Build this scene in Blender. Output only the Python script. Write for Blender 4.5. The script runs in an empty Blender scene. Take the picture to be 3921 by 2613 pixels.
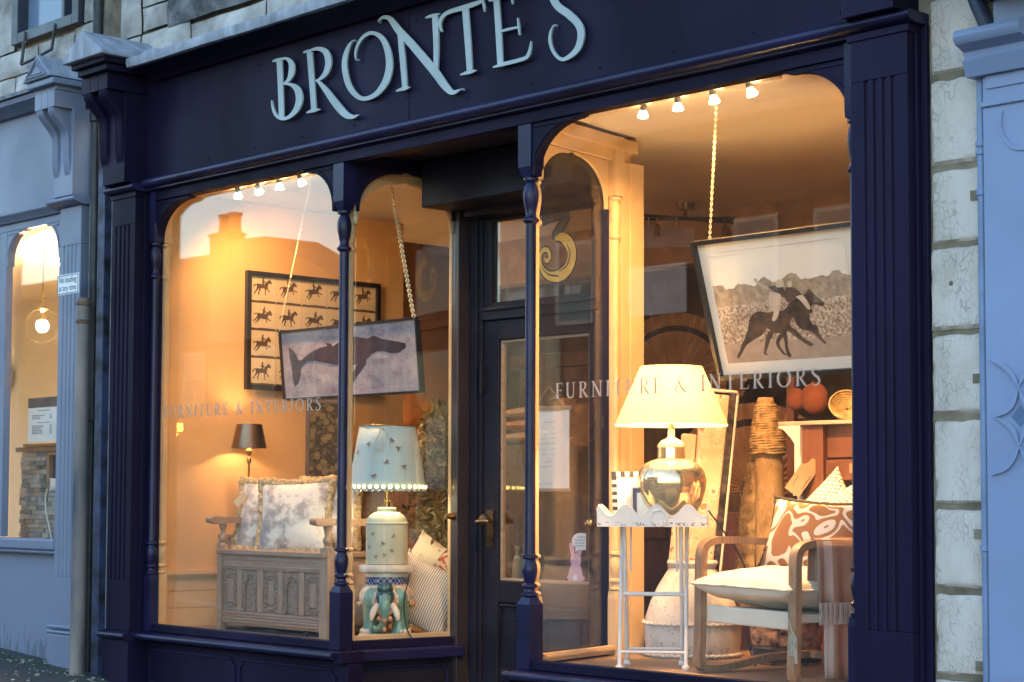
import bpy, bmesh, math, random
from mathutils import Vector, Matrix, noise
from mathutils.geometry import tessellate_polygon
random.seed(7)
PI = math.pi
S = bpy.context.scene
COL = S.collection

# ------------------------------------------------------------------ camera
cam_d = bpy.data.cameras.new('camera')
cam = bpy.data.objects.new('camera', cam_d); COL.objects.link(cam)
YAW, PITCH, ROLL = .7564226, .0582813, .0034365
fw = Vector((-math.cos(YAW)*math.cos(PITCH), math.sin(YAW)*math.cos(PITCH), math.sin(PITCH)))
rt = fw.cross(Vector((0, 0, 1))).normalized(); up = rt.cross(fw)
rt, up = rt*math.cos(ROLL)+up*math.sin(ROLL), up*math.cos(ROLL)-rt*math.sin(ROLL)
m = Matrix((rt, up, -fw)).transposed().to_4x4(); m.translation = Vector((9.456, -5.929, 1.060))
cam.matrix_world = m
cam_d.sensor_width = 36; cam_d.lens = 65.08; cam_d.shift_y = .0467
cam_d.clip_start = .05; cam_d.clip_end = 500
cam_d.dof.use_dof = True; cam_d.dof.focus_distance = 9.0; cam_d.dof.aperture_fstop = 6.3
S.camera = cam

# ------------------------------------------------------------------ world and sun (dusk)
W = bpy.data.worlds.new('World'); S.world = W; W.use_nodes = True
nt = W.node_tree; nt.nodes.clear()
wo = nt.nodes.new('ShaderNodeOutputWorld'); bg = nt.nodes.new('ShaderNodeBackground')
sky = nt.nodes.new('ShaderNodeTexSky'); sky.sky_type = 'NISHITA'; sky.sun_disc = False
SUN_EL, SUN_AZ = math.radians(9), math.radians(0)
sky.sun_elevation = SUN_EL; sky.sun_rotation = SUN_AZ
sky.air_density = 1.0; sky.dust_density = 1.0; sky.ozone_density = 1.6
bg.inputs['Strength'].default_value = .15
nt.links.new(sky.outputs[0], bg.inputs[0]); nt.links.new(bg.outputs[0], wo.inputs[0])
sun_d = bpy.data.lights.new('sun', 'SUN'); sun = bpy.data.objects.new('sun', sun_d); COL.objects.link(sun)
sun_d.energy = .02; sun_d.angle = math.radians(20); sun_d.color = (1, .8, .65)
sd = Vector((math.sin(SUN_AZ)*math.cos(SUN_EL), math.cos(SUN_AZ)*math.cos(SUN_EL), math.sin(SUN_EL)))
sun.rotation_euler = (-sd).to_track_quat('-Z', 'Y').to_euler()
S.view_settings.view_transform = 'Standard'; S.view_settings.look = 'None'
S.view_settings.gamma = 1; S.view_settings.use_curve_mapping = False
S.view_settings.exposure = 2.85
S.render.engine = 'CYCLES'
S.cycles.use_denoising = True
S.cycles.max_bounces = 10; S.cycles.transparent_max_bounces = 16
S.cycles.sample_clamp_indirect = 6
LAMP = (1, .51, .165)
LK = .40          # overall level of the shop lamps

# ------------------------------------------------------------------ mesh helpers
class MB:
    def __init__(s): s.v = []; s.f = []
    def add(s, vs, fs, M=None):
        o = len(s.v)
        for p in vs:
            p = Vector(p); s.v.append(M @ p if M is not None else p)
        for f in fs: s.f.append([i+o for i in f])
        return s
    def box(s, x0, x1, y0, y1, z0, z1, M=None):
        return s.add([(x0,y0,z0),(x1,y0,z0),(x1,y1,z0),(x0,y1,z0),(x0,y0,z1),(x1,y0,z1),(x1,y1,z1),(x0,y1,z1)],
            [(0,3,2,1),(4,5,6,7),(0,1,5,4),(1,2,6,5),(2,3,7,6),(3,0,4,7)], M)
    def lathe(s, prof, cx=0, cy=0, seg=24, M=None, caps=True, sx=1, sy=1):
        vs = []; fs = []; n = len(prof)
        for r, z in prof:
            for k in range(seg):
                a = 2*PI*k/seg; vs.append((cx+r*sx*math.cos(a), cy+r*sy*math.sin(a), z))
        for i in range(n-1):
            for k in range(seg):
                k2 = (k+1) % seg; fs.append((i*seg+k, i*seg+k2, (i+1)*seg+k2, (i+1)*seg+k))
        if caps: fs.append(tuple(range(seg))[::-1]); fs.append(tuple((n-1)*seg+k for k in range(seg)))
        return s.add(vs, fs, M)
    def tube(s, pts, r, seg=8, closed=False, M=None, flat=None):
        pts = [Vector(p) for p in pts]; n = len(pts); vs = []; fs = []
        rs = r if isinstance(r, (list, tuple)) else [r]*n
        ref = None
        for i, p in enumerate(pts):
            a = pts[(i+1) % n] if (closed or i < n-1) else p
            b = pts[i-1] if (closed or i > 0) else p
            t = (a-b)
            if t.length < 1e-9: t = Vector((0,0,1))
            t.normalize()
            if ref is None: ref = Vector((0,0,1)) if abs(t.z) < .9 else Vector((1,0,0))
            u = (ref - t*ref.dot(t))
            if u.length < 1e-6: u = t.orthogonal()
            u.normalize(); w = t.cross(u); ref = u
            for k in range(seg):
                an = 2*PI*k/seg
                vs.append(p + (u*math.cos(an)*(flat or 1) + w*math.sin(an))*rs[i])
        for i in range(n if closed else n-1):
            j = (i+1) % n
            for k in range(seg):
                k2 = (k+1) % seg; fs.append((i*seg+k, i*seg+k2, j*seg+k2, j*seg+k))
        if not closed: fs.append(tuple(range(seg))[::-1]); fs.append(tuple((n-1)*seg+k for k in range(seg)))
        return s.add(vs, fs, M)
    def prism(s, poly, fn, d0, d1, M=None):
        n = len(poly)
        vs = [fn(u, v, d0) for u, v in poly]+[fn(u, v, d1) for u, v in poly]
        tr = tessellate_polygon([[Vector((u, v, 0)) for u, v in poly]])
        fs = [tuple(t) for t in tr]+[tuple(i+n for i in t)[::-1] for t in tr]
        fs += [(i, (i+1) % n, (i+1) % n+n, i+n) for i in range(n)]
        return s.add(vs, fs, M)
    def sx(s, prof, x0, x1, M=None): return s.prism(prof, lambda u, v, d: (d, u, v), x0, x1, M)
    def sy(s, prof, y0, y1, M=None): return s.prism(prof, lambda u, v, d: (u, d, v), y0, y1, M)
    def sz(s, prof, z0, z1, M=None): return s.prism(prof, lambda u, v, d: (u, v, d), z0, z1, M)
    def ribbon(s, stroke, fn, d0, d1, sub=5):
        """stroke: (u,v,width) points, smoothed, extruded from depth d0 to d1 through fn(u,v,d)"""
        P = smooth3(stroke, sub) if len(stroke) > 2 else stroke
        L = []; R = []
        for i, (x, y, w) in enumerate(P):
            a = P[max(i-1, 0)]; b = P[min(i+1, len(P)-1)]
            dx, dy = b[0]-a[0], b[1]-a[1]; l = math.hypot(dx, dy) or 1
            L.append((x-dy/l*w/2, y+dx/l*w/2)); R.append((x+dy/l*w/2, y-dx/l*w/2))
        n = len(P); vs = [fn(*p, d0) for p in L+R]+[fn(*p, d1) for p in L+R]; fs = []
        for i in range(n-1):
            fs += [(i, i+1, n+i+1, n+i), (2*n+i, 3*n+i, 3*n+i+1, 2*n+i+1), (i, 2*n+i, 2*n+i+1, i+1), (n+i, n+i+1, 3*n+i+1, 3*n+i)]
        fs += [(0, n, 3*n, 2*n), (n-1, 3*n-1, 4*n-1, 2*n-1)]
        return s.add(vs, fs)
    def pillow(s, w, h, t, n=14, M=None, c=.09, wr=.012, seed=0, p=.45):
        vs = []; fs = []
        for sd_ in (1, -1):
            for j in range(n+1):
                for i in range(n+1):
                    u = -1+2*i/n; v = -1+2*j/n
                    u = math.sin(u*PI/2); v = math.sin(v*PI/2)
                    x = w/2*u*(1-c*(1-v*v)); y = h/2*v*(1-c*(1-u*u))
                    k = ((1-u*u)*(1-v*v)); z = t/2*(k**p if k > 0 else 0)
                    z += wr*noise.noise(Vector((x*9+seed, y*9, sd_*3+seed)))*min(1, k*6)
                    vs.append((x, y, sd_*z))
        N = (n+1)**2
        for o, fl in ((0, False), (N, True)):
            for j in range(n):
                for i in range(n):
                    q = (o+j*(n+1)+i, o+j*(n+1)+i+1, o+(j+1)*(n+1)+i+1, o+(j+1)*(n+1)+i)
                    fs.append(q[::-1] if fl else q)
        return s.add(vs, fs, M)
    def ball(s, c, r, seg=12, sz=1, sx=1, sy=1):
        n = seg//2
        prof = [(max(r*math.sin(PI*i/n), 1e-4), -r*sz*math.cos(PI*i/n)) for i in range(n+1)]
        return s.lathe(prof, 0, 0, seg, Matrix.Translation(c), sx=sx, sy=sy)

def smooth3(P, sub):
    out = []
    for i in range(len(P)-1):
        p0 = P[max(i-1, 0)]; p1 = P[i]; p2 = P[i+1]; p3 = P[min(i+2, len(P)-1)]
        for k in range(sub):
            t = k/sub
            out.append(tuple(.5*(2*b+(c-a)*t+(2*a-5*b+4*c-d)*t*t+(3*b-a-3*c+d)*t**3) for a, b, c, d in zip(p0, p1, p2, p3)))
    out.append(tuple(P[-1])); return out
def smooth2(P, sub=6): return [p[:2] for p in smooth3([(a, b, 0) for a, b in P], sub)]
def T(x=0, y=0, z=0): return Matrix.Translation((x, y, z))
def RZ(a): return Matrix.Rotation(a, 4, 'Z')
def RX(a): return Matrix.Rotation(a, 4, 'X')
def RY(a): return Matrix.Rotation(a, 4, 'Y')

def obj(name, mb, mat, parent=None, smooth=None, bevel=0, kind=None, label=None):
    me = bpy.data.meshes.new(name); me.from_pydata([tuple(v) for v in mb.v], [], mb.f)
    bm = bmesh.new(); bm.from_mesh(me); bmesh.ops.recalc_face_normals(bm, faces=bm.faces); bm.to_mesh(me); bm.free()
    if smooth:
        me.polygons.foreach_set('use_smooth', [True]*len(me.polygons)); me.set_sharp_from_angle(angle=math.radians(smooth))
    for mm in (mat if isinstance(mat, (list, tuple)) else [mat]): me.materials.append(mm)
    o = bpy.data.objects.new(name, me); COL.objects.link(o)
    if parent: o.parent = parent
    if bevel:
        b = o.modifiers.new('bevel', 'BEVEL'); b.width = bevel; b.segments = 2; b.limit_method = 'ANGLE'; b.angle_limit = math.radians(40)
    if kind: o['kind'] = kind
    if label: o['label'] = label
    return o
def tag(o, label, cat, group=None):
    o['label'] = label; o['category'] = cat
    if group: o['group'] = group
    return o
def thing(name, label, cat, loc=(0,0,0), rz=0, group=None):
    o = bpy.data.objects.new(name, None); COL.objects.link(o); o.empty_display_size = .1
    o.location = loc; o.rotation_euler = (0, 0, rz)
    return tag(o, label, cat, group)
def struct(name, mb, mat, smooth=None): return obj(name, mb, mat, None, smooth, kind='structure')
def copy_of(o, parent=None, loc=None):
    c = o.copy(); COL.objects.link(c)
    if parent: c.parent = parent
    if loc is not None: c.location = loc
    for ch in list(o.children): copy_of(ch, c)
    return c
def light(name, kind, loc, power, parent=None, color=LAMP, size=.03, aim=None, spot=80, blend=.6):
    d = bpy.data.lights.new(name, kind); d.energy = power*LK; d.color = color
    if kind != 'SUN': d.shadow_soft_size = size
    if kind == 'SPOT': d.spot_size = math.radians(spot); d.spot_blend = blend
    o = bpy.data.objects.new(name, d); COL.objects.link(o); o.location = loc
    if aim is not None: o.rotation_euler = (Vector(aim)-Vector(loc)).to_track_quat('-Z', 'Y').to_euler()
    if parent: o.parent = parent; o.location = Vector(loc)-parent.location
    return o

# ------------------------------------------------------------------ materials
def nodes(name):
    m = bpy.data.materials.new(name); m.use_nodes = True; t = m.node_tree
    return m, t, t.nodes['Principled BSDF'], t.nodes['Material Output']
def N(t, typ, **k):
    n = t.nodes.new(typ)
    for a, b in k.items():
        if a.startswith('i_'): n.inputs[a[2:].replace('_', ' ')].default_value = b
        else: setattr(n, a, b)
    return n
def coords(t, scale=(1,1,1), rot=(0,0,0)):
    tc = N(t, 'ShaderNodeTexCoord'); mp = N(t, 'ShaderNodeMapping')
    mp.inputs['Scale'].default_value = scale; mp.inputs['Rotation'].default_value = rot
    t.links.new(tc.outputs['Object'], mp.inputs['Vector']); return mp.outputs[0]
def mathn(t, op, a, b=None, c=None):
    n = N(t, 'ShaderNodeMath', operation=op)
    for i, x in enumerate((a, b, c)):
        if x is None: continue
        if isinstance(x, (int, float)): n.inputs[i].default_value = x
        else: t.links.new(x, n.inputs[i])
    return n.outputs[0]
def ramp(t, fac, stops, interp='LINEAR'):
    r = N(t, 'ShaderNodeValToRGB'); r.color_ramp.interpolation = interp
    el = r.color_ramp.elements
    while len(el) < len(stops): el.new(.5)
    for e, (p, c) in zip(el, stops): e.position = p; e.color = (*c, 1) if len(c) == 3 else c
    t.links.new(fac, r.inputs[0]); return r.outputs[0]
def mix(t, fac, a, b):
    n = N(t, 'ShaderNodeMix', data_type='RGBA')
    for i, x in ((0, fac), (6, a), (7, b)):
        if isinstance(x, (int, float)): n.inputs[i].default_value = x
        elif isinstance(x, tuple): n.inputs[i].default_value = (*x, 1)
        else: t.links.new(x, n.inputs[i])
    return n.outputs[2]
def noi(t, vec, scale, detail=4, rough=.5):
    n = N(t, 'ShaderNodeTexNoise'); n.inputs['Scale'].default_value = scale; n.inputs['Detail'].default_value = detail
    n.inputs['Roughness'].default_value = rough; t.links.new(vec, n.inputs['Vector']); return n.outputs[0]
def bumpn(t, b, h, strength=.3, dist=.01):
    n = N(t, 'ShaderNodeBump'); n.inputs['Strength'].default_value = strength; n.inputs['Distance'].default_value = dist
    t.links.new(h, n.inputs['Height']); t.links.new(n.outputs[0], b.inputs['Normal'])
def mat(name, col, rough=.5, metal=0, var=.15, vs=6, bump=.15, bs=60, dist=.004, stretch=(1,1,1), col2=None, coat=0, spec=None):
    m, t, b, o = nodes(name); v = coords(t, stretch)
    n1 = noi(t, v, vs, 5)
    c2 = col2 or tuple(max(0, c*(1-var*2)) for c in col); c1 = tuple(min(1, c*(1+var)) for c in col)
    t.links.new(ramp(t, n1, [(.3, c2), (.7, c1)]), b.inputs['Base Color'])
    b.inputs['Roughness'].default_value = rough; b.inputs['Metallic'].default_value = metal
    if coat: b.inputs['Coat Weight'].default_value = coat; b.inputs['Coat Roughness'].default_value = .15
    if spec is not None: b.inputs['Specular IOR Level'].default_value = spec
    t.links.new(ramp(t, n1, [(.3, (rough*1.2,)*3), (.75, (rough*.85,)*3)]), b.inputs['Roughness'])
    if bump: bumpn(t, b, noi(t, v, bs, 4, .6), bump, dist)
    return m
def wood(name, col, dark, rough=.5, axis=(1, 12, 12), scale=3, bump=.2):
    m, t, b, o = nodes(name); v = coords(t, axis)
    n1 = noi(t, v, scale, 8, .65); n2 = noi(t, v, scale*5, 4, .6)
    f = mathn(t, 'ADD', mathn(t, 'MULTIPLY', n1, .65), mathn(t, 'MULTIPLY', n2, .35))
    t.links.new(ramp(t, f, [(.32, dark), (.5, tuple((a+b_)/2 for a, b_ in zip(col, dark))), (.68, col)]), b.inputs['Base Color'])
    b.inputs['Roughness'].default_value = rough; bumpn(t, b, f, bump, .004); return m
def emis(name, col, s):
    m, t, b, o = nodes(name); b.inputs['Base Color'].default_value = (*col, 1)
    b.inputs['Emission Color'].default_value = (*col, 1); b.inputs['Emission Strength'].default_value = s; return m
def glass_pane(name, tint=(1,1,1), f0=.075, dirt=.0):
    """thin window glass: a Schlick mix of clear and mirror on each face"""
    m, t, b, o = nodes(name); t.nodes.remove(b)
    g = N(t, 'ShaderNodeNewGeometry'); d = N(t, 'ShaderNodeVectorMath', operation='DOT_PRODUCT')
    t.links.new(g.outputs['Incoming'], d.inputs[0]); t.links.new(g.outputs['Normal'], d.inputs[1])
    f = mathn(t, 'POWER', mathn(t, 'SUBTRACT', 1, mathn(t, 'ABSOLUTE', d.outputs['Value'])), 5)
    f = mathn(t, 'MULTIPLY_ADD', f, 1-f0, f0)
    tr = N(t, 'ShaderNodeBsdfTransparent'); tr.inputs[0].default_value = (*tint, 1)
    gl = N(t, 'ShaderNodeBsdfGlossy'); gl.inputs['Roughness'].default_value = .0
    mx = N(t, 'ShaderNodeMixShader'); t.links.new(f, mx.inputs[0]); wv = N(t, 'ShaderNodeTexNoise'); wv.inputs['Scale'].default_value = 2.2; wv.inputs['Detail'].default_value = 1; t.links.new(coords(t), wv.inputs['Vector']); bp_ = N(t, 'ShaderNodeBump'); bp_.inputs['Strength'].default_value = .06; bp_.inputs['Distance'].default_value = .004; t.links.new(wv.outputs[0], bp_.inputs['Height']); t.links.new(bp_.outputs[0], gl.inputs['Normal']); t.links.new(tr.outputs[0], mx.inputs[1]); t.links.new(gl.outputs[0], mx.inputs[2])
    t.links.new(mx.outputs[0], o.inputs[0]); return m
def shade_mat(name, col, tr=.5, rough=.8):
    m, t, b, o = nodes(name); t.nodes.remove(b)
    v = coords(t, (1, 1, 1)); c = ramp(t, noi(t, v, 90, 3), [(.3, tuple(x*.92 for x in col)), (.7, col)])
    d = N(t, 'ShaderNodeBsdfDiffuse'); l = N(t, 'ShaderNodeBsdfTranslucent'); mx = N(t, 'ShaderNodeMixShader'); mx.inputs[0].default_value = tr
    t.links.new(c, d.inputs[0]); t.links.new(c, l.inputs[0])
    t.links.new(d.outputs[0], mx.inputs[1]); t.links.new(l.outputs[0], mx.inputs[2]); t.links.new(mx.outputs[0], o.inputs[0]); return m

NAVY = mat('navy_paint', (.0108, .0080, .0275), .5, var=.28, vs=1.6, bump=.16, bs=26, stretch=(1, 1, .35), spec=.10)
NAVY_GLOSS = mat('navy_gloss_paint', (.014, .0125, .047), .32, var=.28, vs=3, bump=.12, bs=30, coat=.06, spec=.25)
SHADOWPAINT = mat('porch_shadow_paint', (.016, .015, .024), .38, var=.15, vs=4, bump=.15, bs=40, spec=.14)  # navy of the porch with its brownish shade mixed into the colour
LEAD = mat('weathered_lead', (.29, .31, .37), .6, .2, var=.2, vs=5, bump=.5, bs=14, dist=.01, stretch=(2.5, 2.5, .7))
LETTER = mat('duck_egg_letter_paint', (.36, .41, .42), .55, var=.05, bump=.05)
CREAMIN = mat('cream_inner_paint', (.60, .41, .22), .5, var=.06, vs=4, bump=.1)
PLASTER = mat('warm_wall_plaster', (.60, .37, .17), .75, var=.06, vs=2, bump=.12, bs=35)
CEILM = mat('ceiling_cream', (.66, .55, .40), .8, var=.04, vs=2)
BROWNWALL = mat('brown_back_wall', (.20, .10, .05), .75, var=.25, vs=1.2, bump=.1)
BOARDS = wood('display_boards', (.36, .24, .15), (.22, .14, .085), .5, (1.2, 10, 10), 3)
OAK = wood('limed_oak', (.42, .275, .175), (.22, .135, .085), .55, (2, 14, 14), 3.5)
OAKZ = wood('limed_oak_upright', (.44, .29, .185), (.23, .14, .09), .55, (14, 14, 2), 3.5)
ASHW = wood('weathered_ash', (.42, .25, .13), (.17, .095, .055), .5, (9, 9, 2.2), 4)
DARKWOOD = wood('dark_wood', (.12, .065, .035), (.05, .026, .015), .45, (8, 8, 1.5), 3)
REDWOOD = wood('reddish_pine', (.23, .085, .04), (.12, .042, .02), .5, (8, 8, 1.2), 3)
BLACKFRAME = mat('black_frame', (.012, .011, .011), .35, var=.2)
WHITEPAINT = mat('white_paint', (.74, .71, .66), .45, var=.05, bump=.1)
GLASS = glass_pane('window_glass')
BRASS = mat('aged_brass', (.55, .36, .14), .25, 1, var=.15)
BRONZE = mat('bronze_shade', (.30, .19, .11), .28, 1, var=.12, vs=3)
STEEL = mat('dull_steel', (.30, .30, .30), .45, .6, var=.2)
CHAINM = mat('pale_chain', (.80, .66, .40), .3, .7, var=.1)
BULB = emis('lit_bulb', (1, .80, .50), 40)
PAPER = mat('white_paper', (.78, .74, .68), .7, var=.03, bump=0)
INK = mat('dark_ink', (.03, .028, .03), .7, var=.05, bump=0)
KRAFT = mat('brown_card', (.42, .28, .16), .8, var=.08)
LINEN = mat('cream_linen', (.70, .62, .50), .85, var=.04, bump=.25, bs=160, dist=.002)
PALEBLUEGREY = mat('pale_blue_grey_paint', (.165, .19, .275), .45, var=.07, vs=2, bump=.1)
# ================================================================== the shop front
ground_z = lambda x: -.042-.06*x
front = thing('shopfront', 'navy painted Victorian shop front with two arched display windows and recessed door', 'shop front')
def gz(x, off=0): return ground_z(x)+off

# fascia boards, screws and mouldings
mb = MB().box(-.06, 2.447, -.03, .05, 2.93, 3.56); obj('fascia_panel', mb, NAVY, front, bevel=.002)
mb = MB().box(2.451, 5.22, -.03, .05, 2.93, 3.56); obj('fascia_panel', mb, NAVY, front, bevel=.002)
mb = MB()
for i in range(12):
    for z in (2.975, 3.43):
        x = .25+i*.44+(.05 if z > 3 else 0); mb.ball((x, -.0305, z), .006, 6)
for x in (2.43, 2.468):
    for z in (3.05, 3.2, 3.35): mb.ball((x, -.0305, z), .005, 6)
obj('screw_head', mb, NAVY, front, kind='stuff')
arc = lambda cy, cz, r, a0, a1, n=8: [(cy+r*math.cos(math.radians(a0+(a1-a0)*i/n)), cz+r*math.sin(math.radians(a0+(a1-a0)*i/n))) for i in range(n+1)]
nose = [(.05, 2.93), (-.03, 2.93)]+arc(-.062, 2.900, .026, 90, 270)+[(-.045, 2.87), (-.045, 2.862), (-.012, 2.855), (.05, 2.855)]
mb = MB().sx(nose, .07, 5.165); obj('fascia_moulding', mb, NAVY_GLOSS, front, smooth=35)
mb = MB().box(.035, 5.185, -.012, .06, 2.800, 2.853); obj('head_rail', mb, NAVY, front, bevel=.002)
mb = MB().sx([(.05, 3.562), (-.035, 3.562), (-.06, 3.50), (-.10, 3.53), (-.215, 3.555), (-.215, 3.575), (.05, 3.575)], .15, 5.17)
obj('cornice_moulding', mb, NAVY, front, smooth=30)
# lead flashing on the cornice, slightly uneven
mb = MB(); n = 60; vs = []; fs = []
prof = [(-.215, 3.548), (-.247, 3.548), (-.253, 3.575), (-.25, 3.602), (-.20, 3.617), (-.16, 3.628), (-.153, 3.640), (-.09, 3.652), (.0, 3.675), (.055, 3.70)]
for i in range(n+1):
    x = .15+5.05*i/n
    for j, (y, z) in enumerate(prof):
        k = noise.noise(Vector((x*2.2, j*.5, 3)))*.007+noise.noise(Vector((x*9, j, 1)))*.003
        if x < .55 and j > 5: k += .035*max(0, 1-abs(x-.22)/.18)
        vs.append((x, y+k*.5, z+k))
for i in range(n):
    for j in range(len(prof)-1):
        a = i*len(prof)+j; fs.append((a, a+1, a+len(prof)+1, a+len(prof)))
mb.add(vs, fs); obj('lead_flashing', mb, LEAD, front, smooth=50)

# pilasters with flutes
def pilaster(x0, x1, flutes, mat_, y0=-.10, zb=.27, zt=2.855, fz0=.56, fz1=2.665, fw=.019, dep=.012):
    mb = MB()
    mb.box(x0, x1, y0, .05, zb, fz0); mb.box(x0, x1, y0, .05, fz1, zt)
    pr = [(x0, .05), (x0, y0)]
    for f in flutes:
        pr += [(f-fw/2, y0), (f-fw*.3, y0+dep), (f+fw*.3, y0+dep), (f+fw/2, y0)]
    pr += [(x1, y0), (x1, .05)]
    mb.sz(pr, fz0+.0004, fz1-.0004)
    # rounded flute ends
    for f in flutes:
        for z, s in ((fz0, -1), (fz1, 1)):
            pass
    return mb
pl = obj('pilaster', pilaster(-.225, .033, (-.175, -.127, -.080, -.033), NAVY), NAVY, front, bevel=.003)
pr_ = obj('pilaster', pilaster(5.187, 5.449, (5.258, 5.300, 5.341, 5.382), NAVY), NAVY, front, bevel=.003)
mb = MB().box(5.449, 5.462, -.055, .05, .05, 2.855).box(5.462, 5.487, -.03, .05, .03, 2.855); obj('pilaster_side_strip', mb, NAVY, front, bevel=.003)
mb = MB().box(.033, .046, -.045, .05, .27, 2.855); obj('pilaster_side_strip', mb, NAVY, front, bevel=.003)
for x0, x1 in ((-.225, .033), (5.187, 5.449)):
    mb = MB().box(x0-.012, x1+.012, -.115, .05, gz(x1)-.05, .215); obj('plinth_block', mb, NAVY, front, bevel=.004)
    c = [(.05, 2.90), (-.12, 2.90)]+arc(-.128, 2.882, .018, 90, 250, 6)+[(-.105, 2.856), (.05, 2.856)]
    mb = MB().sx(c, x0-.033, x1+.036)
    obj('capital_moulding', mb, NAVY_GLOSS, front, smooth=35)
    mb = MB().box(x0-.012, x1+.012, -.108, .05, 2.825, 2.8545); obj('necking_band', mb, NAVY, front, bevel=.003)
    mb = MB().sx([(.05, .2695), (-.105, .2695), (-.125, .262)]+arc(-.134, .243, .019, 80, 260, 7)+[(-.115, .2155), (.05, .2155)], x0-.02, x1+.015); obj('sill_return', mb, NAVY_GLOSS, front, smooth=35)
# scrolled consoles and their lead covered gable caps
def console(x0, x1, y0, zt, zb, mat_, parent, name='console'):
    """scroll bracket: grooved block at the top, S-curved reeded ribs below"""
    w = x1-x0; g = w/3; hb = .105; L = zt-hb-zb
    mb = MB()
    for k in range(3): mb.box(x0+g*k+(.0015 if k else 0), x0+g*(k+1), y0, -.03, zt-hb, zt)
    S0 = smooth2([(y0+.012, 0), (y0+.018, .06), (y0+.06, .15), (y0+.105, .25), (y0+.120, .36), (y0+.122, .55), (y0+.130, .70), (y0+.155, .84), (y0+.185, .97), (y0+.19, 1.0)], 4)
    S_ = [(a, zt-hb-.0005-q*L) for a, q in S0]
    o = obj(name, mb, mat_, parent, bevel=.003)
    mb = MB().sx([(-.03, zt-hb-.001)]+[(a+.035, b_) for a, b_ in S_]+[(-.03, zb)], x0+.035, x1-.026); obj('console_core', mb, mat_, o)
    rw = w*.27
    for xa in (x0+.02, x1-.02-rw):
        rb = MB()
        for k in range(3): rb.tube([(xa+rw*(k+.5)/3, a, b_) for a, b_ in S_], rw*.19, 8)
        rb.sx([(a+.004, b_) for a, b_ in S_]+[(a+.045, b_) for a, b_ in reversed(S_)], xa, xa+rw)
        obj('scroll_rib', rb, mat_, o, smooth=40)
    return o
def gable_cap(x0, x1, y0, ze, za, mats, parent, hollow=False):
    xm = (x0+x1)/2
    mb = MB().sy([(x0, ze), (x1, ze), (x1, ze+.02), (xm, za), (x0, ze+.02)], y0, .05)
    o = obj('gable_cap', mb, mats[0], parent, bevel=.006)
    mb = MB().box(x0+.035, x1-.035, y0+.04, .04, ze-.035, ze-.0005).box(x0+.06, x1-.06, y0+.07, .04, ze-.075, ze-.0355)
    obj('cap_moulding', mb, mats[1], parent, bevel=.006)
    return o
for dx in (0, 5.415):
    mb = MB().box(-.215+dx, .025+dx, -.175, .04, 2.905, 3.46); obj('console_back', mb, NAVY, front, bevel=.003)
    console(-.255+dx, .035+dx, -.305, 3.545, 2.91, NAVY, front)
    gable_cap(-.305+dx, .140+dx, -.41, 3.615, 3.785, (LEAD, NAVY), front)

# ---- window frames, sills, stallrisers
def frame_bar(mb, x0, x1, z0, z1, y0=0., y1=.05): mb.box(x0, x1, y0, y1, z0, z1)
SILL = [(.05, .268), (-.055, .262)]+arc(-.064, .243, .019, 80, 260, 7)+[(-.035, .218), (-.02, .212), (.05, .205)]
for x0, x1, nm in ((.047, 1.895, 0), (3.215, 5.187, 1)):
    mb = MB().sx(SILL, x0-(.012 if nm == 0 else .02), x1+(.02 if nm == 0 else 0)); obj('window_sill', mb, NAVY_GLOSS, front, smooth=35)
    mb = MB(); frame_bar(mb, x0+.001, x1-.001, .2685, .312); obj('bottom_rail', mb, NAVY, front, bevel=.004)
    mb = MB().box(x0, x1, .012, .05, -.45, .2045); obj('stallriser', mb, NAVY, front)
    # raised panel mouldings with notched corners
    L = x1-x0; half = 2
    for k in range(half):
        a = x0+.05+k*(L-.05)/half; b = a+(L-.05)/half-.05; zt = .165; zb = -.03 if nm == 0 else -.25
        q = .035
        pts = [(a+q, zt), (b-q, zt), (b-q*.75, zt-q*.75), (b, zt-q), (b, zb), (a, zb), (a, zt-q), (a+q*.75, zt-q*.75)]
        mb = MB().tube([(p, .010, z) for p, z in pts], .008, 6, closed=True)
        obj('panel_moulding', mb, NAVY_GLOSS, front, smooth=40)
    mb = MB().sx([(.05, .02+gz(x1)+.09), (-.05, .02+gz(x1)+.075), (-.075, gz(x1)+.05), (-.075, gz(x1)-.1), (.05, gz(x1)-.1)], x0-.01, x1)
    obj('plinth_board', mb, NAVY_GLOSS, front, bevel=.004)
for x0, x1 in ((.047, .098), (5.115, 5.1865)):
    mb = MB().box(x0, x1, .004, .055, .3125, 2.7995); obj('window_stile', mb, NAVY, front, bevel=.004)

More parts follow.
